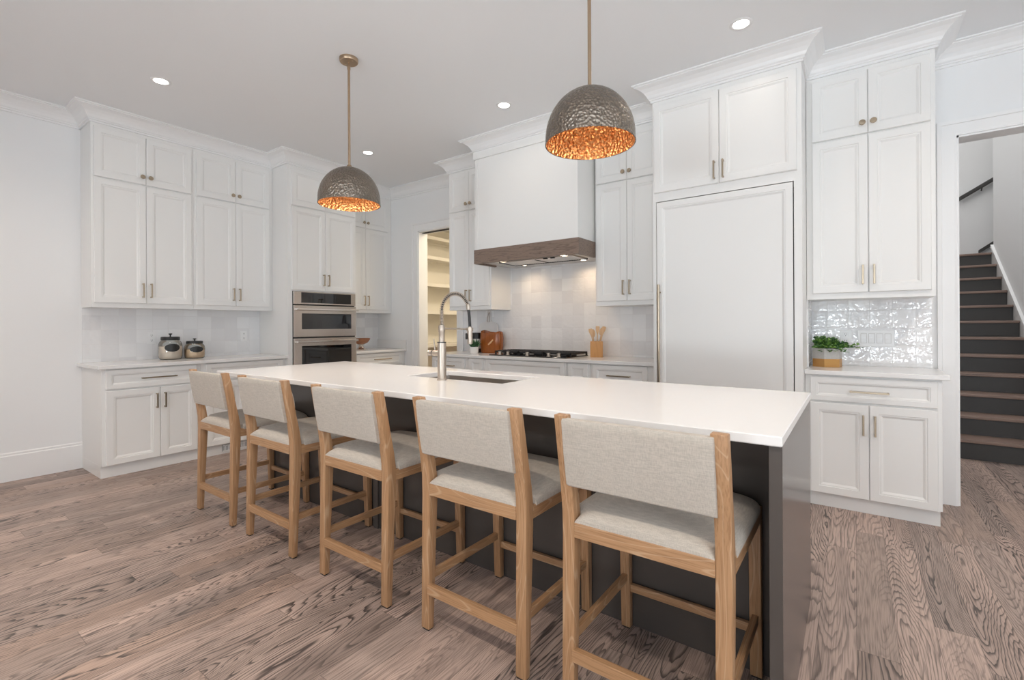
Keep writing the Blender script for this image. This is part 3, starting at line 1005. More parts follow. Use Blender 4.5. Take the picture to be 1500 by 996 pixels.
# ================================================================== ISLAND
IX0, IX1, IY0, IY1 = -3.640, -0.163, 1.484, 2.518
r = thing('kitchen_island', 'long charcoal brown kitchen island base under the white top', 'island', (0, 0, 0))
PY = 1.850
b = bm_new()
box(b, IX0 + 0.035, IX1 - 0.032, PY, PY + 0.02, 0.0, 0.884)
box(b, IX0 + 0.035, IX1 - 0.032, IY1 - 0.06, IY1 - 0.04, 0.098, 0.884)
box(b, IX0 + 0.035, IX1 - 0.032, IY1 - 0.10, IY1 - 0.08, 0.0, 0.098)
box(b, IX0 + 0.035, IX1 - 0.032, PY + 0.02, IY1 - 0.06, 0.098, 0.116)
for xx in (-2.47, -1.35):
    box(b, xx, xx + 0.018, PY + 0.02, IY1 - 0.06, 0.116, 0.884)
obj('body', b, 'island', r)
b = bm_new(); box(b, IX1 - 0.036, IX1 - 0.002, IY0 + 0.018, IY1 - 0.025, 0, 0.884, 0.0015); obj('end_panel', b, 'island', r)
b = bm_new(); box(b, IX0 + 0.002, IX0 + 0.036, PY - 0.004, IY1 - 0.025, 0, 0.884, 0.0015); obj('end_panel', b, 'island', r)
b = bm_new()
for xx in (-2.355,):
    box(b, xx - 0.020, xx + 0.020, PY - 0.012, PY, 0, 0.884)
obj('panel_strip', b, 'island', r)
for k in range(6):
    xa = IX0 + 0.05 + k * 0.566
    d = panel_part('door', r, xa, xa + 0.545, 0.11, 0.87, 'island')
    d.location = (2 * xa + 0.545, IY1 - 0.040, 0); d.rotation_euler = (0, 0, PI)
b = bm_new(); box(b, IX0 + 0.06, IX1 - 0.05, PY + 0.022, PY + 0.05, 0.86, 0.884); obj('rail', b, 'island', r)
# top with the sink opening
SX0, SX1, SY0, SY1 = -2.255, -1.520, 2.005, 2.372
b = bm_new()
def slab_with_hole(b, o, h, z0, z1):
    def ring(rc, z, i=0.0):
        return [(rc[0] + i, rc[2] + i, z), (rc[1] - i, rc[2] + i, z), (rc[1] - i, rc[3] - i, z), (rc[0] + i, rc[3] - i, z)]
    e = 0.003
    ring_strip(b, [ring(h, z0), ring(h, z1 - e), ring(h, z1, -e), ring(o, z1, e), ring(o, z1 - e), ring(o, z0 + e), ring(o, z0, e)], loop=True)
slab_with_hole(b, (IX0, IX1, IY0, IY1), (SX0, SX1, SY0, SY1), 0.885, 0.914)
tag(obj('island_countertop', b, 'quartz'), 'long white quartz island countertop with the sink opening', 'countertop')
# sink
r = thing('sink', 'stainless steel undermount sink set in the island top', 'sink', ((SX0 + SX1) / 2, (SY0 + SY1) / 2, 0.884))
b = bm_new()
def rr(hx, hy, rad, z, n=5):
    out = []
    for cx, cy, a0 in ((hx - rad, hy - rad, 0), (-hx + rad, hy - rad, 90), (-hx + rad, -hy + rad, 180), (hx - rad, -hy + rad, 270)):
        for k in range(n + 1):
            a = R(a0 + 90 * k / n)
            out.append((cx + rad * math.cos(a), cy + rad * math.sin(a), z))
    return out
sx, sy = (SX1 - SX0) / 2 + 0.004, (SY1 - SY0) / 2 + 0.004
ring_strip(b, [rr(sx + 0.02, sy + 0.02, 0.03, -0.001), rr(sx, sy, 0.02, -0.001), rr(sx, sy, 0.02, -0.20), rr(sx - 0.02, sy - 0.02, 0.02, -0.22)], cap0=False, cap1=True)
o = obj('basin', b, 'steel_x', r, 40)
b = bm_new(); lathe(b, [(0.0, -0.217), (0.045, -0.217), (0.045, -0.2195)], (0, 0, 0), 24); obj('drain', b, 'nickel', r, 40)

# faucet: body on the camera side of the sink, spring arch reaching over it
fx, fy = -1.900, 1.945
r = thing('faucet', 'brushed nickel spring neck faucet standing on the island beside the sink', 'faucet', (fx, fy, 0.914))
b = bm_new()
lathe(b, [(0.0, 0.0), (0.028, 0.0), (0.028, 0.006), (0.0245, 0.010), (0.0245, 0.214), (0.0, 0.214)], n=28)
lathe(b, [(0.0, 0.214), (0.0165, 0.214), (0.0165, 0.270), (0.019, 0.276), (0.019, 0.300), (0.0165, 0.306), (0.0165, 0.312), (0.0, 0.314)], n=24)
obj('body', b, 'nickel', r, 35)
b = bm_new(); lathe(b, [(0.0170, 0.212), (0.0255, 0.212), (0.0255, 0.217), (0.0170, 0.217)], n=24); obj('seam_ring', b, 'dark', r, 35)
# arch path (local): up then over towards +y and down
def arch(t):
    if t < 0.32:
        return Vector((0, 0.002, 0.312 + t / 0.32 * 0.080))
    a = (t - 0.32) / 0.68 * R(160)
    return Vector((0, 0.118 - 0.116 * math.cos(a), 0.392 + 0.104 * math.sin(a)))
pts = [arch(k / 40) for k in range(41)]
b = bm_new(); tube(b, pts, 0.0062, 10); obj('hose', b, 'rubber', r, 60)
b = bm_new()
coil = []
turns, seg = 36, 14
for k in range(turns * seg + 1):
    t = k / (turns * seg)
    p = arch(t)
    d = (arch(min(t + 0.004, 1)) - arch(max(t - 0.004, 0))).normalized()
    n1 = Vector((1, 0, 0)); n2 = d.cross(n1)
    a = 2 * PI * k / seg
    coil.append(p + (n1 * math.cos(a) + n2 * math.sin(a)) * 0.0108)
tube(b, coil, 0.0019, 6); obj('spring', b, 'nickel', r, 60)
e = arch(1.0)
b = bm_new(); tube(b, [e + Vector((0, 0, 0.012)), e + Vector((0, 0.004, -0.022))], 0.0125, 14); obj('collar', b, 'nickel', r, 40)
b = bm_new(); tube(b, [e + Vector((0, 0.004, -0.02)), e + Vector((0, 0.012, -0.07)), (0, 0.243, 0.300)], 0.009, 12); obj('lower_hose', b, 'rubber', r, 60)
b = bm_new()
tube(b, [(0, 0.243, 0.302), (0, 0.243, 0.290), (0, 0.243, 0.288), (0, 0.243, 0.215), (0, 0.243, 0.200), (0, 0.243, 0.196)],
     [0.010, 0.012, 0.0165, 0.0165, 0.0155, 0.0150], 20)
hd = obj('spray_head', b, 'nickel', r, 40)
b = bm_new(); box(b, -0.012, -0.004, 0.214, 0.228, 0.225, 0.262, 0.003); obj('spray_lever', b, 'black', hd)
b = bm_new()
tube(b, [(0, 0.014, 0.292), (0, 0.228, 0.288)], 0.0052, 10)
lathe(b, [(0.017, 0.274), (0.021, 0.274), (0.021, 0.296), (0.017, 0.296)], (0, 0.243, 0), 24)
obj('holder_arm', b, 'nickel', r, 40)
b = bm_new()
tube(b, [(-0.020, 0, 0.152), (-0.062, -0.004, 0.152), (-0.066, -0.004, 0.152), (-0.098, -0.006, 0.153)], [0.017, 0.017, 0.015, 0.014], 20)
lv = obj('valve', b, 'nickel', r, 40)
b = bm_new(); tube(b, [(-0.050, -0.002, 0.165), (-0.053, -0.010, 0.235)], [0.0045, 0.0035], 10); obj('lever', b, 'nickel', lv, 40)
b = bm_new(); tube(b, [(-0.0625, -0.004, 0.152), (-0.0660, -0.004, 0.152)], 0.0176, 20); obj('ring', b, 'dark', lv, 40)

# ================================================================== BAR STOOLS
def stool():
    root = thing('bar_stool', 'x', 'bar stool', (0, 0, 0), 0, 'oak and linen bar stools along the island')
    HWD = 0.2555
    rear = [(0.002, 0.0055), (0.006, 0.30), (0.010, 0.54), (0.008, 0.62), (-0.002, 0.70), (-0.016, 0.785), (-0.043, 0.942),
            (-0.009, 0.942), (0.014, 0.83), (0.030, 0.745), (0.047, 0.665), (0.056, 0.60), (0.056, 0.52), (0.050, 0.40), (0.044, 0.29), (0.030, 0.0055)]
    for s in (-1, 1):
        b = bm_new(); prism(b, rear, 'x', s * HWD, s * (HWD - 0.043), 0.0035)
        lg = obj('leg', b, 'oak_z', root, 30)
        b = bm_new(); box(b, s * (HWD - 0.004), s * (HWD - 0.039), 0.005, 0.027, 0.0, 0.006); obj('glide', b, 'black', lg)
    front = [(0.482, 0.0055), (0.470, 0.30), (0.460, 0.55), (0.508, 0.55), (0.509, 0.30), (0.510, 0.0055)]
    for s in (-1, 1):
        b = bm_new(); prism(b, front, 'x', s * HWD, s * (HWD - 0.038), 0.003)
        lg = obj('leg', b, 'oak_z', root, 30)
        b = bm_new(); box(b, s * (HWD - 0.004), s * (HWD - 0.034), 0.485, 0.507, 0.0, 0.006); obj('glide', b, 'black', lg)
    # seat rails
    for nm, a in (('seat_rail', (-HWD + 0.043, HWD - 0.043, 0.008, 0.034, 0.544, 0.592)),
                  ('seat_rail', (-HWD + 0.038, HWD - 0.038, 0.482, 0.508, 0.544, 0.592))):
        b = bm_new(); box(b, *a, bev=0.002); obj(nm, b, 'oak_x', root)
    for s in (-1, 1):
        b = bm_new(); box(b, s * (HWD - 0.001), s * (HWD - 0.027), 0.050, 0.508, 0.544, 0.592, 0.002); obj('seat_rail', b, 'oak_y', root)
    # stretchers
    b = bm_new(); box(b, -HWD + 0.036, HWD - 0.036, 0.000, 0.024, 0.148, 0.187, 0.002); obj('stretcher', b, 'oak_x', root)
    b = bm_new(); box(b, -HWD + 0.032, HWD - 0.032, 0.486, 0.504, 0.150, 0.180, 0.002); obj('stretcher', b, 'oak_x', root)
    for s in (-1, 1):
        b = bm_new(); box(b, s * (HWD - 0.010), s * (HWD - 0.030), 0.030, 0.488, 0.192, 0.224, 0.002); obj('stretcher', b, 'oak_y', root)
    # seat cushion
    b = bm_new()
    n = 26
    ts = [math.sin(PI / 2 * (-1 + 2 * k / n)) for k in range(n + 1)]
    ya, yb = 0.010, 0.514
    grid = []
    for v in ts:
        y = (ya + yb) / 2 + v * (yb - ya) / 2
        hx = 0.2115 if y < 0.060 else 0.256
        if y > 0.46:
            hx -= 0.03 * ((y - 0.46) / 0.054) ** 2
        row = []
        for u in ts:
            side = max(0.0, 1 - abs(u) ** 7) ** 0.5 * max(0.0, 1 - abs(v) ** 9) ** 0.5
            z = 0.594 + 0.040 * side + 0.020 * (1 - u * u) * (1 - v * v)
            row.append(b.verts.new((u * hx, y, z)))
        grid.append(row)
    for i in range(n):
        for k in range(n):
            b.faces.new((grid[i][k], grid[i][k + 1], grid[i + 1][k + 1], grid[i + 1][k]))
    bot = [b.verts.new((v.co.x, v.co.y, 0.586)) for v in grid[0]] + [b.verts.new((r_[-1].co.x, r_[-1].co.y, 0.586)) for r_ in grid[1:]] \
        + [b.verts.new((v.co.x, v.co.y, 0.586)) for v in reversed(grid[-1][:-1])] + [b.verts.new((r_[0].co.x, r_[0].co.y, 0.586)) for r_ in reversed(grid[1:-1])]
    top = list(grid[0]) + [r_[-1] for r_ in grid[1:]] + list(reversed(grid[-1][:-1])) + [r_[0] for r_ in reversed(grid[1:-1])]
    for k in range(len(top)):
        q = (k + 1) % len(top)
        b.faces.new((top[k], bot[k], bot[q], top[q]))
    b.faces.new(bot)
    obj('seat', b, 'linen', root, 50)
    # backrest cushion follows the slope of the posts
    b = bm_new()
    prof = []
    z0, z1 = 0.712, 0.934
    def rear_y(z):
        return -0.004 + (z - 0.70) * (-0.040 / 0.242) - 0.014
    m = 12
    for k in range(m + 1):                      # rear face, upwards
        t = k / m
        z = z0 + 0.008 + (z1 - z0 - 0.016) * t
        prof.append((rear_y(z) - 0.003 * math.sin(PI * t), z))
    prof.append((rear_y(z1) + 0.006, z1 - 0.001)); prof.append((rear_y(z1) + 0.026, z1))
    for k in range(m + 1):                      # front face, downwards, bulging
        t = k / m
        z = z1 - 0.006 - (z1 - z0 - 0.012) * t
        prof.append((rear_y(z) + 0.046 + 0.030 * math.sin(PI * min(1, t * 0.92 + 0.04)) ** 0.8, z))
    prof.append((rear_y(z0) + 0.030, z0)); prof.append((rear_y(z0) + 0.010, z0 + 0.001))
    cy = sum(p[0] for p in prof) / len(prof); cz = sum(p[1] for p in prof) / len(prof)
    rings = []
    for x, s in ((-0.2235, 0.90), (-0.2215, 0.97), (-0.217, 1.0), (-0.12, 1.0), (0.0, 1.0), (0.12, 1.0), (0.217, 1.0), (0.2215, 0.97), (0.2235, 0.90)):
        rings.append([(x, cy + (p[0] - cy) * s, cz + (p[1] - cz) * (1 - (1 - s) * 0.15)) for p in prof])
    ring_strip(b, rings)
    obj('backrest', b, 'linen', root, 45)
    return root


ST_Y = 1.335
labels = ['oak bar stool with linen seat at the far left end of the island',
          'oak bar stool with linen seat, second from the left end of the island',
          'middle oak bar stool of the row of five, left of the faucet',
          'oak bar stool with linen seat, second nearest of the row of five',
          'nearest oak bar stool with the largest linen backrest, at the right end of the island']
st = stool()
for k, x in enumerate((-3.335, -2.652, -1.895, -1.173, -0.519)):
    o = st if k == 0 else copy_tree(st)
    o.location = (x, ST_Y, 0)
    o['label'] = labels[k]

# ================================================================== PENDANTS AND RECESSED LAMPS
def pendant():
    root = thing('pendant_lamp', 'x', 'pendant lamp', (0, 0, CEIL), 0, 'hammered dome pendants over the island')
    b = bm_new(); lathe(b, [(0.0, 0.0), (0.062, 0.0), (0.062, -0.020), (0.058, -0.026), (0.0, -0.026)], n=36)
    can = obj('canopy', b, 'brass', root, 40)
    b = bm_new()
    for s in (-1, 1):
        lathe(b, [(0.0, -0.031), (0.005, -0.031), (0.006, -0.026)], (s * 0.04, 0, 0), 12)
    obj('screw', b, 'brass', can, 40)
    b = bm_new()
    tube(b, [(0, 0, -0.024), (0, 0, -0.055)], 0.006, 12)
    tube(b, [(0, 0, -0.05), (0, 0, -0.075)], 0.011, 14)
    obj('swivel', b, 'brass', root, 40)
    b = bm_new(); tube(b, [(0, 0, -0.07), (0, 0, -0.742)], 0.0085, 14); obj('rod', b, 'brass', root, 40)
    # dome: rim radius .206, rim at z 2.063, top 2.318
    RIM, TOP, RA = 2.062 - CEIL, 2.318 - CEIL, 0.207
    H = TOP - RIM
    def dome(ra, h, k):
        return [(ra * math.sin(t), RIM + h * (math.cos(t) ** 1.0)) for t in [PI / 2 * (1 - q / k) for q in range(k + 1)]]
    outer = [(RA, RIM), (RA * 0.995, RIM + 0.03)] + [(RA * 0.995 * math.sin(t), RIM + 0.03 + (H - 0.03) * math.cos(t)) for t in [PI / 2 * (1 - q / 22) for q in range(1, 23)]]
    inner = [(r_ - 0.004 if r_ > 0.006 else 0.001, z - (0.004 if q > 1 else 0)) for q, (r_, z) in enumerate(outer)]
    b = bm_new()
    lathe(b, [(inner[0][0], RIM), (RA + 0.001, RIM)] + outer, n=56)
    sh = obj('shade', b, 'shade_out', root, 60)
    b = bm_new(); lathe(b, inner, n=56)
    ln = obj('lining', b, 'shade_in', sh, 60)
    ln['label'] = 'copper coloured hammered lining'
    b = bm_new(); lathe(b, [(0.0, TOP + 0.016), (0.014, TOP + 0.016), (0.018, TOP + 0.004), (0.026, TOP - 0.006), (0.0, TOP - 0.006)], n=24); obj('cap', b, 'brass', root, 40)
    b = bm_new(); lathe(b, [(0.0, TOP - 0.004), (0.018, TOP - 0.004), (0.018, TOP - 0.055), (0.0, TOP - 0.055)], n=18); obj('socket', b, 'brass', root, 40)
    b = bm_new(); lathe(b, [(0.0, TOP - 0.115), (0.014, TOP - 0.112), (0.024, TOP - 0.098), (0.027, TOP - 0.085), (0.022, TOP - 0.070), (0.013, TOP - 0.056)], n=20)
    obj('bulb', b, 'bulb', root, 60)
    return root


pd = pendant()
pd.location = (-2.828, 2.0, CEIL)
pd['label'] = 'hammered dome pendant lamp with full brass rod, hanging over the far end of the island'
p2 = copy_tree(pd)
p2.location = (-0.995, 2.0, CEIL)
for _p in (pd, p2):
    l = bpy.data.lights.new('pendant_light', 'SPOT')
    l.energy = 54 if _p is pd else 22; l.color = (1.0, 0.86, 0.74); l.spot_size = R(120); l.spot_blend = 0.8; l.shadow_soft_size = 0.09
    o = bpy.data.objects.new('pendant_light', l); COL.objects.link(o)
    o.location = (_p.location.x, _p.location.y, 2.185)
p2['label'] = 'larger looking hammered dome pendant lamp hanging nearer, in front of the range hood'


def downlight():
    root = thing('ceiling_light', 'x', 'ceiling light', (0, 0, CEIL), 0, 'round recessed ceiling lights')
    b = bm_new()
    lathe(b, [(0.045, -0.001), (0.047, -0.004), (0.062, -0.004), (0.066, -0.001), (0.066, 0.0), (0.045, 0.0)], n=32)
    obj('ring', b, 'white', root, 40)
    b = bm_new(); lathe(b, [(0.0, -0.002), (0.046, -0.002)], n=32); obj('lens', b, 'lens', root, 40)
    return root


spots = [(-4.215, 1.345, 'round recessed ceiling light in front of the left wall cabinets'),
         (-4.200, 3.200, 'round recessed ceiling light near the oven tower, seen right of the far pendant'),
         (-2.380, 3.190, 'round recessed ceiling light in front of the range hood'),
         (-0.562, 3.195, 'round recessed ceiling light in front of the refrigerator, largest in view'),
         (-2.38, -0.4, None), (-4.2, -0.4, None), (-0.56, -0.4, None), (1.3, -0.4, None), (1.3, 2.6, None)]
dl = downlight()
for k, (x, y, lab) in enumerate(spots):
    if lab:
        o = dl if k == 0 else copy_tree(dl)
        o.location = (x, y, CEIL)
        o['label'] = lab
    else:
        b = bm_new(); lathe(b, [(0.0, -0.003), (0.056, -0.003), (0.058, -0.005), (0.072, -0.005), (0.075, 0.0)], n=24)
        tag(obj('ceiling_light', b, 'lens', None, 40, (x, y, CEIL)), 'round recessed ceiling light out of view behind the camera', 'ceiling light', 'ceiling lights out of view')
    area('lamp_light', (x, y, CEIL - 0.008), (0.10, 0.10), CAN_POWER if lab else CAN_POWER_BACK * (1.15 if x > 1 else 1.0), (1.0, 0.86, 0.72), (0, 0, -1), 150, 'DISK')

# ================================================================== COOKTOP
cx0, cx1, cyf, cyb = -3.055, -2.150, 3.815, 4.262
r = thing('cooktop', 'black gas cooktop with cast iron grates and steel knobs on the back counter', 'cooktop', ((cx0 + cx1) / 2, (cyf + cyb) / 2, 0.914))
w2, d2 = (cx1 - cx0) / 2, (cyb - cyf) / 2
b = bm_new(); box(b, -w2, w2, -d2, d2, 0.0, 0.010, 0.003); obj('tray', b, 'black_glass', r)
for k, (bx, by, br) in enumerate(((-0.32, 0.11, 0.045), (-0.32, -0.08, 0.035), (0, 0.06, 0.06), (0.32, 0.11, 0.045), (0.32, -0.08, 0.035))):
    b = bm_new(); lathe(b, [(br + 0.012, 0.010), (br + 0.010, 0.018), (br, 0.020), (br, 0.028), (0.0, 0.030)], (bx, by, 0), 24); obj('burner', b, 'iron', r, 40)
for gx in (-0.302, 0.0, 0.302):
    b = bm_new()
    gw, g0, g1 = 0.147, -0.128, d2 - 0.012
    for xx in (-gw, gw - 0.014):
        box(b, gx + xx, gx + xx + 0.014, g0, g1, 0.026, 0.046, 0.002)
    for yy in (g0, g1 - 0.014):
        box(b, gx - gw, gx + gw, yy, yy + 0.014, 0.026, 0.046, 0.002)
    for q in range(1, 6):
        yy = g0 + (g1 - g0) * q / 6
        box(b, gx - gw, gx + gw, yy - 0.005, yy + 0.005, 0.032, 0.048)
    box(b, gx - 0.006, gx + 0.006, g0, g1, 0.030, 0.047)
    for xx in (-gw, gw - 0.014):
        for yy in (g0, g1 - 0.014):
            box(b, gx + xx, gx + xx + 0.014, yy, yy + 0.014, 0.010, 0.026)
    obj('grate', b, 'iron', r)
for kx in (-0.352, -0.250, -0.012, 0.232, 0.345):
    b = bm_new(); lathe(b, [(0.021, 0.010), (0.020, 0.013), (0.016, 0.014), (0.0155, 0.034), (0.019, 0.038), (0.018, 0.042), (0.0, 0.043)], (kx, -d2 + 0.052, 0), 22)
    obj('knob', b, 'nickel', r, 40)

# ================================================================== SMALL OBJECTS
CZ = 0.914
# two jars
def jar(label, loc, ra, h, mat, fill, rot):
    root = thing('storage_jar', label, 'jar', loc, rot, 'glass storage jars')
    prof = [(0.0, 0.003), (ra * 0.82, 0.003), (ra * 0.92, 0.010), (ra * 0.99, 0.035), (ra, h * 0.35), (ra * 0.995, h * 0.60), (ra * 0.95, h * 0.70), (ra * 0.86, h * 0.77), (ra * 0.76, h * 0.81), (ra * 0.76, h * 0.83)]
    b = bm_new(); lathe(b, [(0.0, 0.0)] + [(r_, max(z - 0.003, 0)) for r_, z in prof[1:]], n=40); obj('glass_body', b, 'glass', root, 50)
    inner = [(0.0, 0.006), (ra * 0.80, 0.006), (ra * 0.90, 0.014), (ra * 0.965, 0.036), (ra * 0.965, fill), (0.0, fill + 0.004)]
    b = bm_new(); lathe(b, inner, n=40); obj('contents', b, mat, root, 50)
    b = bm_new(); lathe(b, [(0.0, h * 0.81), (ra * 0.79, h * 0.81), (ra * 0.80, h * 0.83), (ra * 0.80, h * 0.925), (ra * 0.76, h * 0.95), (0.0, h * 0.95)], n=40)
    lid = obj('lid', b, 'black', root, 40)
    b = bm_new(); lathe(b, [(0.006, h * 0.95), (0.006, h * 1.02), (0.015, h * 1.06), (0.015, h * 1.09), (0.0, h * 1.10)], n=18); obj('knob', b, 'black', lid, 40)
    # oval chalk label on the front of the glass
    b = bm_new()
    n = 28
    zc = h * 0.50
    def pt(u, v):
        a = u * 0.66
        return ((ra + 0.0022) * math.cos(a), (ra + 0.0022) * math.sin(a), zc + v * h * 0.165)
    rings = [[pt(q * math.cos(2 * PI * k / n), q * math.sin(2 * PI * k / n)) for k in range(n)] for q in (0.01, 0.4, 0.7, 1.0)]
    ring_strip(b, rings, True, False)
    obj('chalk_label', b, 'black', root, 60)
    return root
jar('larger glass jar of pale flour with a black lid on the left counter', (-5.300, 1.757, CZ), 0.095, 0.226, 'flour', 0.125, R(-8))
jar('smaller glass jar of golden grain with a black lid, right of the flour jar', (-5.300, 1.962, CZ), 0.088, 0.178, 'pasta', 0.088, R(-8))


def outlet(label, origin, rotz, kind='outlet'):
    """plate centred on the local origin, facing -y"""
    root = thing('wall_outlet', label, 'outlet', origin, rotz, 'white wall outlets')
    b = bm_new(); box(b, -0.036, 0.036, -0.006, 0.0, -0.058, 0.058, 0.002); obj('plate', b, 'white', root)
    for s in (-1, 1):
        b = bm_new(); box(b, -0.016, 0.016, -0.0085, -0.005, s * 0.024 - 0.017, s * 0.024 + 0.017, 0.002); rc = obj('receptacle', b, 'white', root)
        b = bm_new()
        for xx in (-0.007, 0.005):
            box(b, xx, xx + 0.002, -0.0092, -0.008, s * 0.024 - 0.002, s * 0.024 + 0.008)
        lathe_z = s * 0.024 - 0.009
        box(b, -0.0025, 0.0025, -0.0092, -0.008, lathe_z - 0.002, lathe_z + 0.002)
        obj('slots', b, 'dark', rc)
    return root
outlet('white wall outlet on the tiles just left of the flour jar', (XL + 0.0105, 1.655, 1.118), ROT_L)
outlet('white wall outlet on the tiles near the oven tower, right of the jars', (XL + 0.0105, 2.500, 1.118), ROT_L)
outlet('white wall outlet half hidden behind the green plant', (-0.058, YB - 0.0105, 1.118), 0)
r = thing('light_switch', 'white four gang rocker switch plate on the tiles right of the plant', 'light switch', (0.119, YB - 0.0105, 1.115))
b = bm_new(); box(b, -0.106, 0.106, -0.006, 0.0, -0.060, 0.060, 0.002); obj('plate', b, 'white', r)
for k in range(4):
    xx = -0.069 + k * 0.046
    b = bm_new()
    prism(b, [(-0.0045, -0.033), (-0.0095, -0.033), (-0.007, 0.0), (-0.0075, 0.033), (-0.0045, 0.033)], 'x', xx - 0.0165, xx + 0.0165)
    obj('rocker', b, 'white', r)
    b = bm_new()
    for (a0, a1, c0, c1) in ((-0.0185, -0.0165, -0.035, 0.035), (0.0165, 0.0185, -0.035, 0.035), (-0.0185, 0.0185, -0.035, -0.033), (-0.0185, 0.0185, 0.033, 0.035)):
        box(b, xx + a0, xx + a1, -0.0064, -0.0055, c0, c1)
    obj('gap', b, 'concrete', r)

# potted boxwood in a hexagonal two-tone pot
r = thing('potted_plant', 'small green leafy plant in a grey and gold hexagonal pot', 'plant', (-0.165, 4.115, CZ), R(-3))
hexp = [(0.094 * math.cos(R(60 * k + 25)), 0.094 * math.sin(R(60 * k + 25))) for k in range(6)]
b = bm_new(); prism(b, hexp, 'z', 0.0, 0.058, 0.001); o = obj('pot_base', b, 'gold', r); o['label'] = 'gold painted lower half of the pot'
b = bm_new()
hexi = [(x * 0.88, y * 0.88) for x, y in hexp]
ring_strip(b, [[(x, y, 0.0585) for x, y in hexp], [(x, y, 0.132) for x, y in hexp], [(x, y, 0.132) for x, y in hexi], [(x, y, 0.110) for x, y in hexi]])
obj('pot', b, 'concrete', r)
b = bm_new(); prism(b, [(x * 0.99, y * 0.99) for x, y in hexi], 'z', 0.1102, 0.116); obj('soil', b, 'soil', r)


def leaf(b, p, d, L, W, up=Vector((0, 0, 1)), droop=0.2):
    d = d.normalized()
    s = d.cross(up)
    if s.length < 1e-3: s = Vector((1, 0, 0))
    s.normalize()
    n = s.cross(d)
    q0 = b.verts.new(p)
    a1 = b.verts.new(p + d * L * 0.45 + s * W - n * 0.002); a2 = b.verts.new(p + d * L * 0.45 - s * W - n * 0.002)
    m = b.verts.new(p + d * L * 0.5 + n * L * 0.08)
    e = b.verts.new(p + d * L - n * L * droop)
    b.faces.new((q0, a1, m)); b.faces.new((q0, m, a2)); b.faces.new((a1, e, m)); b.faces.new((m, e, a2))


b = bm_new(); bs = bm_new()
for k in range(84):
    a = rnd.uniform(0, 2 * PI)
    el = rnd.uniform(0.15, 1.45)
    L = rnd.uniform(0.090, 0.120)
    if k < 7: el, a, L = rnd.uniform(0.10, 0.35), rnd.uniform(-0.45, 0.2), rnd.uniform(0.12, 0.155)
    if 7 <= k < 12: el, a, L = rnd.uniform(0.0, 0.2), rnd.uniform(-1.5, -0.7), rnd.uniform(0.09, 0.11)
    d = Vector((math.cos(a) * math.cos(el), math.sin(a) * math.cos(el) * 0.85, math.sin(el) * 0.80))
    base = Vector((rnd.uniform(-0.055, 0.06), rnd.uniform(-0.055, 0.055), 0.116))
    tip = base + d * L
    tip.z = max(tip.z, 0.135)
    if 7 <= k < 12: tip.z = 0.108
    tip.x = max(tip.x, -0.082)
    mid = base.lerp(tip, 0.5) + Vector((0, 0, 0.014))
    tube(bs, [base, mid, tip], 0.0013, 5)
    for q in range(10):
        t = 0.30 + 0.70 * q / 9
        p = base.lerp(mid, t * 2) if t < 0.5 else mid.lerp(tip, t * 2 - 1)
        ang = q * 2.4 + k
        dd = Vector((math.cos(ang), math.sin(ang), 0.55)) + d * 0.8
        if p.x < -0.07: dd.x = abs(dd.x) * 0.4
        leaf(b, p, dd, rnd.uniform(0.024, 0.034), rnd.uniform(0.008, 0.0115))
obj('foliage', b, 'leaf', r)
obj('stems', bs, 'leaf', r)

# bamboo utensil holder
ux, uy = -2.012, 4.165
r = thing('utensil_holder', 'square bamboo utensil holder on the counter right of the cooktop', 'utensil holder', (ux, uy, CZ), R(24))
hw_, wl = 0.058, 0.008
b = bm_new()
for (xa, xb, ya, yb_) in ((-hw_, hw_, -hw_, -hw_ + wl), (-hw_, hw_, hw_ - wl, hw_), (-hw_, -hw_ + wl, -hw_ + wl, hw_ - wl), (hw_ - wl, hw_, -hw_ + wl, hw_ - wl)):
    box(b, xa, xb, ya, yb_, 0.0, 0.150)
box(b, -hw_ + wl, hw_ - wl, -hw_ + wl, hw_ - wl, 0.0, 0.01)
obj('box_body', b, 'bamboo', r)
specs = [('wooden_spatula', 'wooden spatula leaning to the left in the bamboo holder', 'spatula', (-0.010, -0.008), (-0.036, 0.000), 0.265, 'flat'),
         ('wooden_spoon', 'wooden spoon standing left of centre in the bamboo holder', 'spoon', (-0.026, 0.010), (-0.028, 0.012), 0.255, 'spoon'),
         ('wooden_fork', 'slotted wooden turner standing upright in the bamboo holder', 'turner', (0.000, -0.018), (0.006, -0.026), 0.285, 'slot'),
         ('wooden_spoon', 'wooden spoon leaning right in the bamboo holder', 'spoon', (0.006, -0.010), (0.030, -0.004), 0.275, 'spoon'),
         ('wooden_turner', 'flat wooden turner leaning farthest to the right in the bamboo holder', 'turner', (0.006, 0.022), (0.038, 0.034), 0.290, 'flat')]
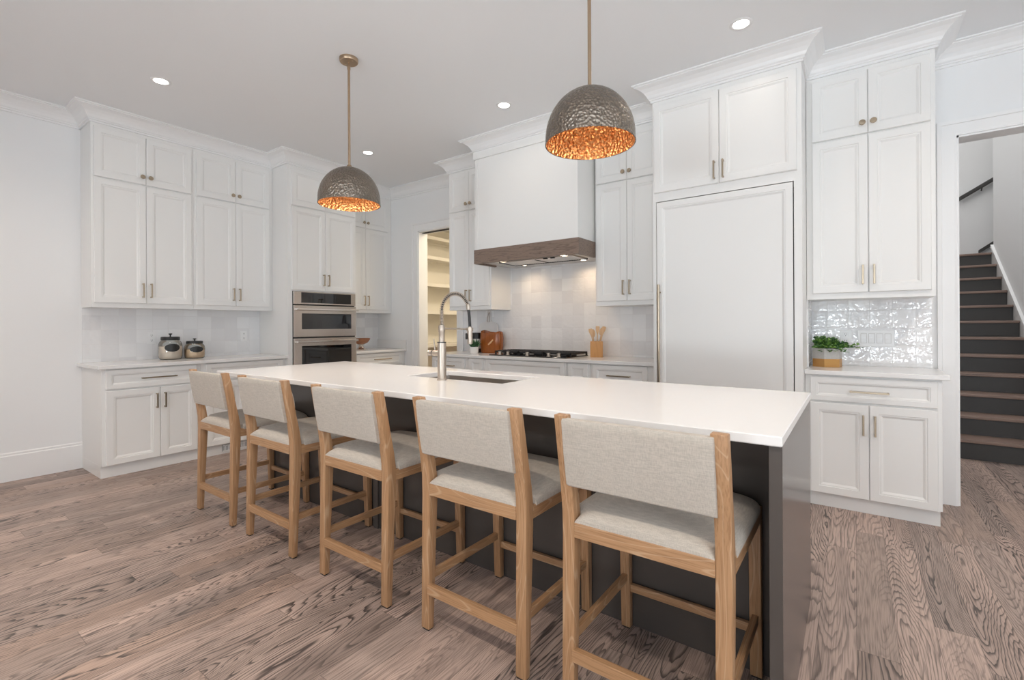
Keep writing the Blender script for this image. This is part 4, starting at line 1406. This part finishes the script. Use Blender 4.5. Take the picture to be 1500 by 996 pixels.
for nm, lab, cat, p0, p1, L, kind in specs:
    a = R(24)
    def rot(p): return Vector((p[0] * math.cos(a) - p[1] * math.sin(a), p[0] * math.sin(a) + p[1] * math.cos(a), 0))
    base = Vector((ux, uy, CZ + 0.0115)) + rot(p0) * 0.7
    top = Vector((ux, uy, CZ + 0.150)) + rot(p1)
    d = (top - base).normalized()
    s = Vector((1, 0.2, 0)); s = (s - d * s.dot(d)).normalized(); n = d.cross(s)
    b = bm_new()
    tube(b, [base, base + d * (L - 0.07)], [0.0045, 0.0055], 8)
    # blade
    rings = []
    wmax = 0.022 if kind == 'spoon' else 0.019
    for t in (0.0, 0.15, 0.35, 0.6, 0.8, 0.93, 1.0):
        ww = wmax * (math.sin(PI * (0.12 + 0.80 * t)) ** 0.7 if kind == 'spoon' else (0.35 + 0.65 * min(1, t * 1.6)))
        if t == 1.0: ww *= 0.8
        c = base + d * (L - 0.075 + 0.075 * t)
        th = 0.0028
        rings.append([c + s * ww + n * 0, c + n * th, c - s * ww, c - n * th])
    ring_strip(b, rings)
    o = obj(nm, b, 'spoon', None, 40)
    tag(o, lab, cat, 'wooden utensils in the bamboo holder')

# carved amber wood vessel
r = thing('wooden_vessel', 'amber brown carved wooden vessel with a wavy rim, left of the cooktop', 'vessel', (-3.295, 4.168, CZ), R(14))
b = bm_new()
n = 40
def vr(sc, z, wav=0.0):
    out = []
    for k in range(n):
        a = 2 * PI * k / n
        e = 2.0 / 3.6
        x = math.copysign(abs(math.cos(a)) ** e, math.cos(a)) * 0.132 * sc
        y = math.copysign(abs(math.sin(a)) ** e, math.sin(a)) * 0.070 * sc
        out.append((x, y, z + wav * (0.012 * math.sin(a * 2 + 2.4) + 0.007 * math.cos(a - 2.6))))
    return out
rings = [vr(0.86, 0.0), vr(0.93, 0.012), vr(0.98, 0.08), vr(1.0, 0.16), vr(0.97, 0.215, 0.7), vr(0.93, 0.236, 1.0), vr(0.88, 0.238, 1.0), vr(0.85, 0.215, 0.8), vr(0.84, 0.10), vr(0.78, 0.03)]
ring_strip(b, rings)
obj('body', b, 'amberwood', r, 50)
b = bm_new()
tube(b, [(-0.010, -0.0745, 0.095), (0.018, -0.077, 0.118), (0.045, -0.0745, 0.150)], [0.0075, 0.010, 0.007], 10)  # pale slanting bar across the front of the vessel
obj('front_bar', b, 'spoon', r, 50)

# white marble paddle board leaning on the tiles
r = thing('serving_board', 'white marble paddle board leaning against the tiles behind the vessel', 'serving board', (-3.440, 4.256, CZ))
th = R(-7.0)
b = bm_new()
out = []
def arc(cx, cz, rad, a0, a1, k=8):
    return [(cx + rad * math.cos(R(a0 + (a1 - a0) * q / k)), cz + rad * math.sin(R(a0 + (a1 - a0) * q / k))) for q in range(k + 1)]
out += arc(-0.11, 0.03, 0.03, 180, 270) + arc(0.11, 0.03, 0.03, 270, 360) + arc(0.09, 0.290, 0.05, 0, 80)
out += [(0.045, 0.352), (0.036, 0.372), (0.033, 0.43)] + arc(0.0, 0.452, 0.033, 0, 180, 10) + [(-0.033, 0.43), (-0.036, 0.372), (-0.045, 0.352)] + arc(-0.09, 0.290, 0.05, 100, 180)
prism(b, out, 'y', -0.009, 0.009, 0.003)
o = obj('board', b, 'marble', r); o.rotation_euler = (th, 0, 0); o.location = (0, 0, 0.002)
b = bm_new()
lathe_pts = [(0.008 * math.cos(R(a)), -0.0095, 0.452 + 0.008 * math.sin(R(a))) for a in range(0, 360, 20)]
ring_strip(b, [lathe_pts, [(x, 0.0095, z) for x, y, z in lathe_pts]])
tube(b, [(-0.004, -0.011, 0.452), (-0.014, -0.012, 0.40), (-0.012, -0.012, 0.345), (0.012, -0.012, 0.345), (0.014, -0.012, 0.40), (0.004, -0.011, 0.452)], 0.0028, 6)
o = obj('cord', b, 'leather', r, 50); o.rotation_euler = (th, 0, 0); o.location = (0, 0, 0.002)

# canister behind the small succulent
r = thing('canister', 'white canister with a tall black lid behind the small succulent', 'canister', (-3.515, 4.168, CZ))
b = bm_new(); lathe(b, [(0.0, 0.0), (0.058, 0.0), (0.062, 0.006), (0.062, 0.046), (0.0, 0.046)], n=32); obj('base', b, 'black', r, 40)
b = bm_new(); lathe(b, [(0.0, 0.046), (0.061, 0.046), (0.061, 0.150), (0.056, 0.156), (0.0, 0.156)], n=32); obj('body', b, 'ceramic', r, 40)
b = bm_new(); lathe(b, [(0.0, 0.156), (0.063, 0.156), (0.063, 0.218), (0.060, 0.224), (0.0, 0.224)], n=32); obj('lid', b, 'black', r, 40)

# succulent
r = thing('succulent', 'small spiky succulent in a white pot beside the wooden vessel', 'plant', (-3.400, 3.985, CZ))
b = bm_new(); lathe(b, [(0.0, 0.0), (0.040, 0.0), (0.048, 0.008), (0.050, 0.074), (0.044, 0.074), (0.043, 0.064), (0.0, 0.064)], n=32); obj('pot', b, 'ceramic', r, 40)
b = bm_new()
for k in range(26):
    a = k * 2.4
    el = 0.35 + 1.1 * (k / 26)
    d = Vector((math.cos(a) * math.cos(el), math.sin(a) * math.cos(el), math.sin(el)))
    p = Vector((0.010 * math.cos(a), 0.010 * math.sin(a), 0.064))
    tube(b, [p, p + d * 0.035, p + d * 0.062 + Vector((0, 0, 0.010)), p + d * 0.080 + Vector((0, 0, 0.020))], [0.006, 0.009, 0.006, 0.0008], 6)
obj('leaves', b, 'succulent', r, 60)

# pedestal bowl in the corner
r = thing('pedestal_bowl', 'wooden bowl on a silver pedestal on the corner counter', 'bowl', (-5.165, 3.815, CZ))
b = bm_new(); lathe(b, [(0.0, 0.0), (0.062, 0.0), (0.064, 0.008), (0.050, 0.020), (0.030, 0.045), (0.028, 0.060), (0.036, 0.072), (0.0, 0.074)], n=36)
o = obj('pedestal', b, 'steel', r, 50); o['label'] = 'silver pedestal foot'
b = bm_new(); lathe(b, [(0.0, 0.070), (0.040, 0.072), (0.085, 0.096), (0.108, 0.130), (0.114, 0.150), (0.109, 0.151), (0.100, 0.130), (0.075, 0.102), (0.0, 0.086)], n=40)
obj('bowl', b, 'bowlwood', r, 50)

# ================================================================== PANTRY SHELVES
names = ['topmost white pantry shelf, seen just under the opening lintel', 'second white pantry shelf from the top', 'third white pantry shelf from the top, middle of the five',
         'fourth white pantry shelf, behind the faucet arch', 'lowest white pantry shelf at counter height']
for k, zt in enumerate((2.553, 2.256, 1.852, 1.440, 0.945)):
    r = thing('pantry_shelf', names[k], 'shelf', (-5.449, 4.48, zt - 0.048), 0, 'white pantry shelves')
    b = bm_new(); box(b, 0, 0.335, 0, 2.5, 0.028, 0.048); obj('board', b, 'cream', r)
    b = bm_new(); box(b, 0.335, 0.352, 0, 2.5, 0.0, 0.048, 0.001); obj('nosing', b, 'cream', r)
    b = bm_new(); box(b, 0, 0.02, 0, 2.5, 0.0, 0.028); obj('cleat', b, 'cream', r)

# ================================================================== STAIRS
RISE, RUN, NST = 0.178, 0.255, 12
r = thing('staircase', 'straight staircase with dark risers and brown oak treads beyond the doorway', 'staircase', (0.40, 5.85, 0))
for k in range(NST):
    y = k * RUN
    b = bm_new(); box(b, 0, 1.04, y, y + 0.018, k * RISE, (k + 1) * RISE - 0.028); obj('riser', b, 'riser', r)
    b = bm_new(); box(b, 0, 1.04, y - 0.028, (y + RUN + 0.018) if k < NST - 1 else y + 1.03, (k + 1) * RISE - 0.028, (k + 1) * RISE, 0.006)
    obj('tread', b, 'tread', r)
sl = RISE / RUN
b = bm_new()
y0, y1 = -0.30, NST * RUN - 0.25
prism(b, [(y0, 0.0), (0.05, 0.0), (y1, (y1 - 0.05) * sl), (y1, (y1 + 0.06) * sl + 0.20), (y0 + 0.10, (y0 + 0.16) * sl + 0.20), (y0, 0.17)], 'x', 1.042, 1.058)
prism(b, [(y1, (y1 + 0.06) * sl + 0.20), (y0 + 0.10, (y0 + 0.16) * sl + 0.20), (y0 + 0.10, (y0 + 0.16) * sl + 0.235), (y1, (y1 + 0.06) * sl + 0.235)], 'x', 1.030, 1.058)
o = obj('skirt_board', b, 'trim', r); o['label'] = 'white skirt board along the wall'
def rail_on_far_wall(name, label, cat, xa, za, xb, zb, hgt, mat):
    root = thing(name, label, cat, (xa, 9.7, za))
    b = bm_new()
    prism(b, [(0, 0), (xb - xa, zb - za), (xb - xa, zb - za + hgt), (0, hgt)], 'y', -0.085, -0.035, 0.008)
    obj('rail', b, mat, root)
    for t in (0.2, 0.8):
        b = bm_new(); tube(b, [((xb - xa) * t, -0.05, (zb - za) * t + 0.01), ((xb - xa) * t, -0.001, (zb - za) * t - 0.03)], 0.008, 8); obj('bracket', b, mat, root, 40)
rail_on_far_wall('handrail', 'dark sloping handrail on the bright wall above the stair landing', 'handrail', 1.262, 3.035, 2.5, 3.82, 0.062, 'riser')
b = bm_new(); prism(b, [(1.475, 2.236), (2.6, 3.10), (2.6, 3.15), (1.475, 2.290)], 'y', 9.655, 9.699)
tag(obj('stair_cap', b, 'riser'), 'dark sloping cap rail just above the top stair', 'stair trim')
